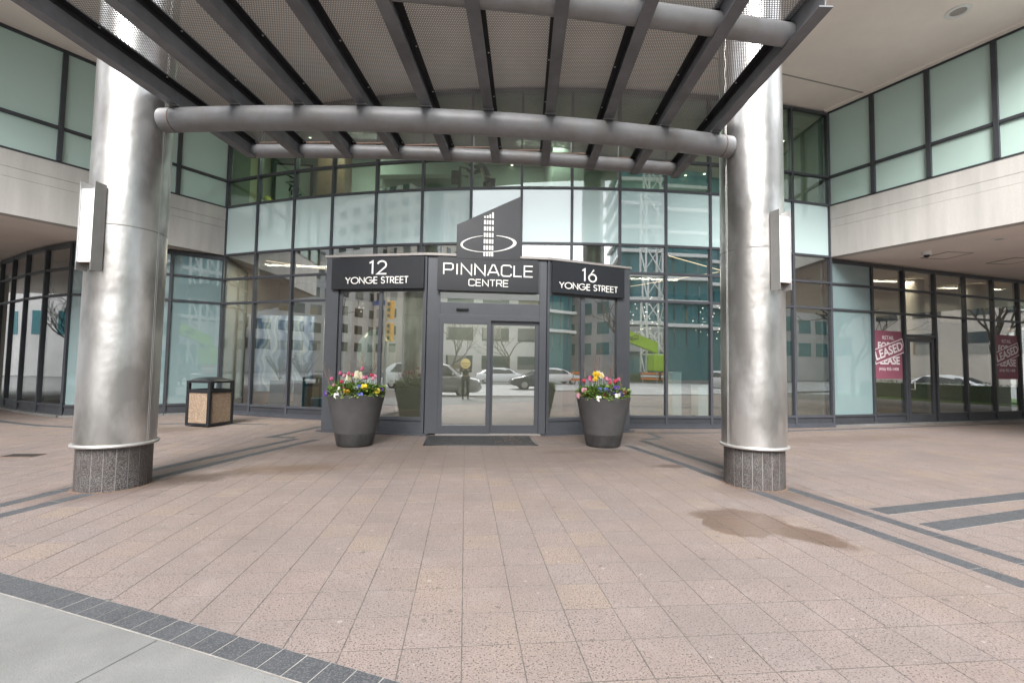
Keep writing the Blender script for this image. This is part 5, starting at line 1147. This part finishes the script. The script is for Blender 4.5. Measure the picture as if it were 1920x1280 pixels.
JO = dict(pelvis=(0, 0, .92), belly=(0, 0, 1.10), chest=(0, 0, 1.32), neck=(0, 0, 1.47), headb=(0, -.01, 1.53), head=(0, -.02, 1.60), shl=(-.18, 0, 1.40), shr=(.18, 0, 1.40), ell=(-.23, -.08, 1.16), elr=(.23, -.08, 1.16), wrl=(-.13, -.28, 1.24), wrr=(.13, -.28, 1.24), hipl=(-.10, 0, .88), hipr=(.10, 0, .88), knl=(-.11, -.01, .48), knr=(.11, -.01, .48), anl=(-.11, .02, .08), anr=(.11, .02, .08))
BJ = {k: v for k, v in JO.items()}
def mk_person(name, label, loc, rotz, jo, coat, legs, hair): return person(name, label, loc, rotz, jo, BON, {**RAD, 'head': .06}, coat, legs, hair)
BON.append(('headb', 'head'))
mk_person('person', 'person in a dark coat and trousers holding up a small camera at the kerb', (0.02, -0.52, 0.006), pi, JO, 'coat', 'trouser', 'hair_brown')
J2 = dict(JO); J2.update(belly=(0, -.05, 1.08), chest=(0, -.16, 1.27), neck=(0, -.24, 1.40), headb=(0, -.27, 1.45), head=(0, -.30, 1.52), shl=(-.18, -.18, 1.34), shr=(.18, -.18, 1.34), ell=(-.2, -.40, 1.20), elr=(.2, -.40, 1.20), wrl=(-.16, -.62, 1.28), wrr=(.16, -.62, 1.28))
mk_person('person', 'person with blond tied hair in a dark patterned top leaning forward on the upper floor', (0.55, 12.65, 5.66), radians(-82), J2, 'teal_top', 'trouser', 'hair_blond')
t = thing('exercise_machine', 'dark exercise machine the blond person leans on upstairs', 'exercise machine', (-0.2, 12.8, 5.84))
MB().tube([(-0.3, 12.5, 5.85), (-0.25, 12.5, 6.9), (-0.05, 12.52, 6.86)], .03, 8).build('handle', 'rubber', t); MB().tube([(-0.3, 13.1, 5.85), (-0.25, 13.1, 6.9), (-0.05, 13.05, 6.86)], .03, 8).build('handle', 'rubber', t); MB().box(-0.5, -0.22, 12.55, 13.05, 6.6, 6.82).build('console', 'rubber', t, bevel=.02)

def far_window():
    """distant panes: mostly dark, some with pale blinds, chosen by where the pane is"""
    m = mat('far_window', (.035, .05, .055), .12); N = m.node_tree.nodes; L = m.node_tree.links; g = N.new('ShaderNodeNewGeometry')
    sn = N.new('ShaderNodeVectorMath'); sn.operation = 'SNAP'; sn.inputs[1].default_value = (2.1, 2.1, 1.55); L.new(g.outputs['Position'], sn.inputs[0])
    w = N.new('ShaderNodeTexWhiteNoise'); L.new(sn.outputs[0], w.inputs[0]); r = N.new('ShaderNodeValToRGB'); e = r.color_ramp.elements; r.color_ramp.interpolation = 'CONSTANT'
    e[0].color = (.03, .042, .048, 1); e[1].position = .45; e[1].color = (.06, .075, .08, 1)
    for p_, c_ in ((.66, (.14, .145, .14)), (.80, (.30, .29, .26)), (.92, (.20, .15, .09))): x = e.new(p_); x.color = (*c_, 1)
    L.new(w.outputs['Value'], r.inputs[0]); L.new(r.outputs[0], N['Principled BSDF'].inputs['Base Color'])

# ------------------------------------------------------------------ the street behind the viewpoint, which the glass and steel mirror
def body_loft(secs, m_, parent, name='body'):
    """smooth car body from cross sections (x, half-width, z0, z1, roof half-width, z_roof)"""
    mb = MB(); n = None; rows = []
    for (x, w, z0, zb, wr, zr) in secs:
        rows.append([(x, -w*.94, z0), (x, -w, z0+.12), (x, -w, zb-.12), (x, -w*.95, zb), (x, -wr, zr-.03), (x, -wr*.8, zr), (x, wr*.8, zr), (x, wr, zr-.03), (x, w*.95, zb), (x, w, zb-.12), (x, w, z0+.12), (x, w*.94, z0)])
    k = 12; mb.v = [v for r in rows for v in r]
    for i in range(len(rows)-1):
        for j in range(k): mb.f.append((i*k+j, i*k+(j+1) % k, (i+1)*k+(j+1) % k, (i+1)*k+j))
    mb.f += [tuple(range(k))[::-1], tuple((len(rows)-1)*k+j for j in range(k))]; mb.m = [0]*len(mb.f)
    return mb.build(name, m_, parent, smooth=True)
def car_proto(paint, suv):
    t = bpy.data.objects.new('parked_car', None); COL.objects.link(t)
    H = 1.72 if suv else 1.44; zb = 1.02 if suv else .88; w = .92
    secs = [(-2.30, .70, .36, .70, .62, .72), (-2.22, .86, .28, zb-.06, .74, zb), (-1.95, w, .24, zb, .70, zb+(.36 if suv else .04)), (-1.55, w, .24, zb, .66, H-.10 if suv else zb+.30), (-.9, w, .24, zb, .64, H-.01), (.1, w, .24, zb, .64, H), (.75, w, .24, zb, .66, H-.14), (1.35, w, .24, zb, .74, zb+.10), (1.6, w, .24, zb-.04, .76, zb), (2.15, .86, .28, zb-.16, .72, zb-.10), (2.32, .70, .36, .66, .60, .68)]
    b = body_loft(secs, paint, t)
    for s in (-1, 1):
        y = s*(w*.80); q = MB(); yy0, yy1 = s*(w*.95+.005), s*.67
        q.add([(-1.6, yy0*1.0, zb+.03), (1.15, yy0*1.0, zb+.03), (.62, yy1*1.03, H-.17), (-1.15, yy1*1.03, H-.12)], [(0, 1, 2, 3) if s < 0 else (3, 2, 1, 0)]); q.build('side_window', 'car_glass', b)
        MB().ell((2.2, s*.66, zb-.22), (.08, .16, .07), 8, 6).build('headlight', 'acrylic', t); MB().ell((-2.24, s*.70, zb-.12), (.05, .12, .08), 8, 6).build('tail_light', 'petal_red', t)
        MB().ell((.95, s*1.0, zb+.10), (.07, .09, .07), 8, 6).build('mirror', paint, t)
        for x in (-1.42, 1.42):
            wh = MB(); wh.tube([(x, s*.70, .33), (x, s*.915, .33)], .335, 22); o = wh.build('wheel', 'rubber', t); rm = MB(); rm.tube([(x, s*.90, .33), (x, s*.93, .33)], .215, 16); rm.build('rim', 'satin_steel', o)
    g = MB(); g.add([(1.36, -.70, zb+.13), (1.36, .70, zb+.13), (.78, .60, H-.13), (.78, -.60, H-.13)], [(0, 1, 2, 3)]); g.build('windscreen', 'car_glass', b)
    MB().box(2.28, 2.36, -.62, .62, .42, .56).build('bumper', 'rubber', t)
    return t
mat('car_silver', (.45, .46, .47), .25, .6, coat=.6); mat('car_white', (.72, .73, .74), .25, coat=.6); mat('car_dark', (.03, .035, .045), .25, coat=.6); mat('car_taxi', (.62, .42, .03), .3, coat=.5)
cars = [('silver parked SUV at the kerb right behind the viewpoint', 'car_silver', True, -1.55, -4.0, 0), ('white saloon car in the far lane opposite the right planter', 'car_white', False, 9.5, -21.0, 0), ('white hatchback queueing left of the far white saloon', 'car_white', False, 3.2, -21.4, 0), ('silver car in the middle lane of the avenue', 'car_silver', False, -3.5, -15.6, pi),
        ('dark car in the middle lane opposite the doors', 'car_dark', False, 5.4, -12.0, pi), ('white SUV in the near lane to the left', 'car_white', True, -13.5, -7.2, 0), ('white car in the side street by the grass verge', 'car_white', False, 34.5, 6.0, pi/2), ('yellow taxi in the far lane of the avenue', 'car_taxi', False, -2.6, -20.8, 0), ('white car turning near the corner of the side street', 'car_white', False, 24.0, -13.0, .3)]
protos = {}
for lb, pm, suv, x, y, a in cars:
    key = (pm, suv)
    if key not in protos:
        p = car_proto(pm, suv); protos[key] = p; p.location = (x, y, -.13); p.rotation_euler = (0, 0, a); settags(p, lb, 'car', 'cars on the avenue')
        WLOC[p.name] = Vector((0, 0, 0))
    else: copy_tree(protos[key], (x, y, -.13), a, label=lb)

def bare_tree(name, label, loc, h, seed, grp='bare street trees'):
    r_ = random.Random(seed); t = thing(name, label, 'tree', loc, grp); tr = MB(); cr_ = MB()
    def grow(mb, p, d, l, r, lev):
        pts = [p]; q = p
        for i in range(3): d = (d+Vector((r_.uniform(-.16, .16), r_.uniform(-.16, .16), r_.uniform(-.02, .12)))).normalized(); q = q+d*l/3; pts.append(q)
        mb.tube(pts, [r, r*.9, r*.78, r*.66], 6 if lev < 2 else 4, False)
        if lev >= 5: return
        for k in range(r_.choice((2, 3, 3)) if lev else 4):
            a = r_.uniform(0, 2*pi); o = d.orthogonal().normalized(); o = (o*cos(a)+d.cross(o)*sin(a)); dd = (d*r_.uniform(.7, 1)+o*r_.uniform(.5, .95)+Vector((0, 0, .18))).normalized()
            grow(cr_, pts[-1] if k < 2 else pts[2], dd, l*r_.uniform(.62, .80), r*.58, lev+1)
    grow(tr, Vector((0, 0, 0)), Vector((0, 0, 1)), h*.32, h*.017, 0)
    for mb, nm in ((tr, 'trunk'), (cr_, 'crown')):
        o = mb.build(nm, 'bark'); o.parent = t
    return t
for i, (x, y, h, lb) in enumerate(((20.5, 6.2, 8.5, 'bare tree nearest the right end of the plaza'), (24.6, 3.6, 9.5, 'bare spreading tree on the corner of the side street'), (28.8, 9.5, 9, 'bare tree standing on the grass verge'), (29.3, 3.0, 8, 'smaller bare tree at the near end of the verge'), (19.0, -1.2, 8, 'bare tree on the kerb to the right'), (-16.5, -2.0, 8.5, 'bare tree on the kerb to the left'), (-19.0, 13.2, 5.5, 'slender bare tree on the west forecourt'), (-7.5, -27, 9, 'bare tree on the far pavement opposite the doors'), (-19, -27, 9, 'bare tree on the far pavement further left'), (-1.5, -26.6, 8, 'bare tree on the far pavement straight across from the doors'), (4.5, -26.9, 7.5, 'bare tree on the far pavement across from the right planter'), (10.5, -26.3, 8, 'bare tree on the far pavement left of the crane'))):
    bare_tree('bare_tree', lb, (x, y, -.05), h, 11+i)
def hedge(x0, x1, y0, y1, h, label):
    mb = MB(); n = int((x1-x0)*(y1-y0)*170)
    for _ in range(n):
        b = (rnd.uniform(x0, x1), rnd.uniform(y0, y1), rnd.uniform(.05, h)); a = rnd.uniform(0, 6.28); leafblade(mb, b, (b[0]+.12*cos(a), b[1]+.12*sin(a), b[2]+rnd.uniform(-.05, .1)), .04)
    mb.box(x0+.1, x1-.1, y0+.1, y1-.1, 0, h-.12); mb.build('hedge', 'leaf_dark', label=label, cat='hedge')
hedge(27.6, 29.0, 4, 16, .95, 'long clipped hedge along the side street verge'); hedge(12, 22, -26.4, -25.4, .9, 'low hedge on the far pavement to the right')

def block(name, label, x0, x1, y0, y1, h, wall, win, fx, fz, ww, wh, z0=3.5, balc=None, rot=0, group=None):
    t = thing(name, label, 'building', ((x0+x1)/2, (y0+y1)/2, 0), group); cx_, cy2 = (x0+x1)/2, (y0+y1)/2; hx, hy = (x1-x0)/2, (y1-y0)/2
    o = MB().box(-hx, hx, -hy, hy, -.2, h).build('wall', wall); o.parent = t; wn_ = MB(); sl_ = MB()
    for (L_, ax) in ((hx, 0), (hy, 1)):
        nn = int(2*L_/fx)
        for s in (-1, 1):
            for i in range(nn):
                u = -L_+(i+.5)*2*L_/nn; z = z0
                while z+wh < h-.5:
                    d = (hy if ax == 0 else hx)*s
                    if ax == 0: wn_.box(u-ww/2, u+ww/2, min(d, d+s*.05), max(d, d+s*.05), z, z+wh)
                    else: wn_.box(min(d, d+s*.05), max(d, d+s*.05), u-ww/2, u+ww/2, z, z+wh)
                    z += fz
    w = wn_.build('windows', win, kind='stuff'); w.parent = t
    if balc:
        z = z0+fz-.4
        while z < h:
            sl_.box(-hx-balc, hx+balc, -hy-balc, hy+balc, z, z+.45); z += fz
        b = sl_.build('balcony_bands', 'white_paint', kind='stuff'); b.parent = t
    r = MB().box(-hx*.4, hx*.4, -hy*.5, hy*.5, h, h+3.5).build('roof_plant', wall); r.parent = t
    t.rotation_euler = (0, 0, rot); return t
mat('beige_wall', (.52, .47, .41), .85, var=.1, vscale=.2); mat('pale_wall', (.62, .60, .57), .8, var=.1, vscale=.3); mat('brick_wall', (.26, .11, .07), .85, var=.25, vscale=2); far_window(); mat('teal_glass', (.05, .17, .19), .08); mat('grey_wall', (.42, .42, .42), .8, var=.1, vscale=.3)
block('apartment_tower', 'beige concrete apartment tower with square windows across the avenue', -52, -34, -62, -46, 62, 'beige_wall', 'far_window', 3.0, 3.0, 1.5, 1.5)
block('apartment_tower', 'tall grey slab tower far left across the avenue', -92, -66, -52, -20, 75, 'grey_wall', 'far_window', 3.2, 3.1, 2.2, 1.7)
block('office_building', 'low pale concrete office with ribbon windows facing the doors', -33, 10, -52, -36, 12.5, 'pale_wall', 'far_window', 4, 3.4, 3.2, 1.6, 1.0)
block('glass_tower', 'teal glass tower with white balcony bands across the avenue', 15, 50, -64, -36, 70, 'teal_glass', 'far_window', 1.7, 3.1, .12, 2.5, 4.2, balc=.55)
block('apartment_tower', 'stepped pale mid-rise between the two far towers on the left', -78, -53, -62, -35, 36, 'pale_wall', 'far_window', 3.2, 3.0, 1.8, 1.5)
block('office_building', 'grey slab office added far left to close a bright sky gap', -98, -70, -19, 4, 30, 'grey_wall', 'far_window', 3.2, 3.2, 2.2, 1.6)  # added to block bright sky mirrored in the left lobby glass
block('office_building', 'grey mid-rise office right of the teal glass tower', 54, 80, -50, -27, 24, 'grey_wall', 'teal_glass', 3.4, 3.4, 2.6, 2.0)
block('warehouse', 'beige stone warehouse at the end of the side street', 64, 90, -20, 26, 20, 'beige_wall', 'far_window', 4, 4.2, 2.2, 2.4)
block('apartment_tower', 'pale high rise standing behind the side street trees', 66, 84, 36, 60, 60, 'pale_wall', 'far_window', 3, 3, 1.8, 1.6)
block('office_building', 'grey office block beyond the west forecourt', -78, -48, 6, 44, 22, 'pale_wall', 'teal_glass', 3, 3.6, 2.4, 2.0)
t = thing('sign', 'large pale letters reading Pinnacle Centre on the glass tower podium', 'sign', (19, -35.9, 5.0))
text3('lettering', 'PINNACLE', 1.5, (20.5, -35.2, 5.4), pi, 'letter', t, ext=.05); text3('lettering', 'CENTRE', .8, (20.5, -35.2, 4.2), pi, 'letter', t, ext=.05)
MB().box(15.5, 25.5, -35.4, -35.25, 3.5, 6.6).build('board', 'grey_wall', t)
# tower crane mast
t = thing('tower_crane', 'white lattice tower crane mast before the glass tower', 'crane', (18.5, -29.5, 0)); mb = MB(); w = 1.0
for z in range(0, 54, 3):
    for i, (a, b) in enumerate(((-w, -w), (w, -w), (w, w), (-w, w))):
        c, d = ((-w, -w), (w, -w), (w, w), (-w, w))[(i+1) % 4]; mb.tube([(18.5+a, -29.5+b, z), (18.5+c, -29.5+d, z+3)], .07, 4, False); mb.tube([(18.5+a, -29.5+b, z), (18.5+c, -29.5+d, z)], .06, 4, False)
for a, b in ((-w, -w), (w, -w), (w, w), (-w, w)): MB().tube([(18.5+a, -29.5+b, -.1), (18.5+a, -29.5+b, 54)], .13, 6).build('corner_tube', 'white_paint', t)
mb.build('lattice', 'white_paint', t, kind='stuff')
# lime excavator, barricades, signals
mat('lime', (.32, .52, .02), .4); mat('barrier_orange', (.75, .20, .03), .6)
t = thing('excavator', 'lime green excavator with raised bent boom beyond the avenue', 'excavator', (15, -27.5, 0))
MB().box(17.5, 20.5, -29, -26.4, 1.1, 2.9).build('cab_body', 'lime', t, bevel=.1); MB().box(19.0, 20.3, -26.45, -26.3, 1.7, 2.7).build('cab_window', 'car_glass', t)
for y in (-29.1, -26.9): MB().tube([(17, y, .5), (21, y, .5)], .5, 12).build('track', 'rubber', t)
bp_ = [(9.6, 4.7), (13.2, 6.2), (18.2, 4.2), (18.2, 3.0), (13.4, 4.9), (9.6, 3.7)]; bo = MB()
bo.add([(x, -27.7, z) for x, z in bp_]+[(x, -27.0, z) for x, z in bp_], [(0,1,4,5), (1,2,3,4), (11,10,7,6), (10,9,8,7)]+[(k, 6+k, 6+(k+1) % 6, (k+1) % 6) for k in range(6)]); bo.build('boom', 'lime', t)
MB().tube([(10.3, -27.4, 4.9), (9.4, -27.4, 1.6)], .25, 8).build('stick', 'lime', t); MB().prism([(8.8, -28), (9.9, -28), (9.9, -26.9), (8.8, -26.9)], .4, 1.6).build('bucket', 'rubber', t, bevel=.1)
text3('boom_print', 'GIP', .75, (15.6, -26.94, 4.6), pi, 'rubber', t, roll=radians(-22))
for k, (x, y) in enumerate(((-6.2, -25.6), (-4.4, -25.7), (16.5, -24.6), (18.6, -24.7), (20.7, -24.6), (24.5, -10.5))):
    t = thing('traffic_barrier', 'orange and white road work barrier lined up along the far kerb', 'barrier', (x, y, 0), 'orange barriers along the far kerb')
    for j in range(3): MB().box(x-.9, x+.9, y-.03, y+.03, .25+.28*j, .43+.28*j).build('plank', 'barrier_orange' if j != 1 else 'white_paint', t)
    for s in (-.7, .7): MB().box(x+s-.03, x+s+.03, y+.035, y+.09, -.13, 1.1).build('leg', 'satin_steel', t)
def signal(x, y, label, a):
    t = thing('traffic_signal', label, 'traffic light', (x, y, 0)); MB().tube([(x, y, -.1), (x, y, 5.6)], .09, 10).build('pole', 'satin_steel', t)
    for z in (4.4, 3.2):
        h = MB().box(x+.12, x+.46, y-.15, y+.15, z-.5, z+.5).build('signal_head', 'yellow_sign', t, bevel=.03)
        for k in range(3): MB().ell((x+.29, y+.16, z-.32+.32*k), (.11, .05, .11), 10, 6).build('lens', 'rubber', h)
    MB().box(x-1.0, x-.1, y-.02, y+.02, 4.7, 4.95).build('street_sign', mat('sign_blue', (.03, .09, .35), .5), t)
signal(-12.0, -2.1, 'yellow traffic signal on a pole at the kerb to the left', 0); signal(12.5, -25.3, 'yellow traffic signal on the far kerb to the right', 0)
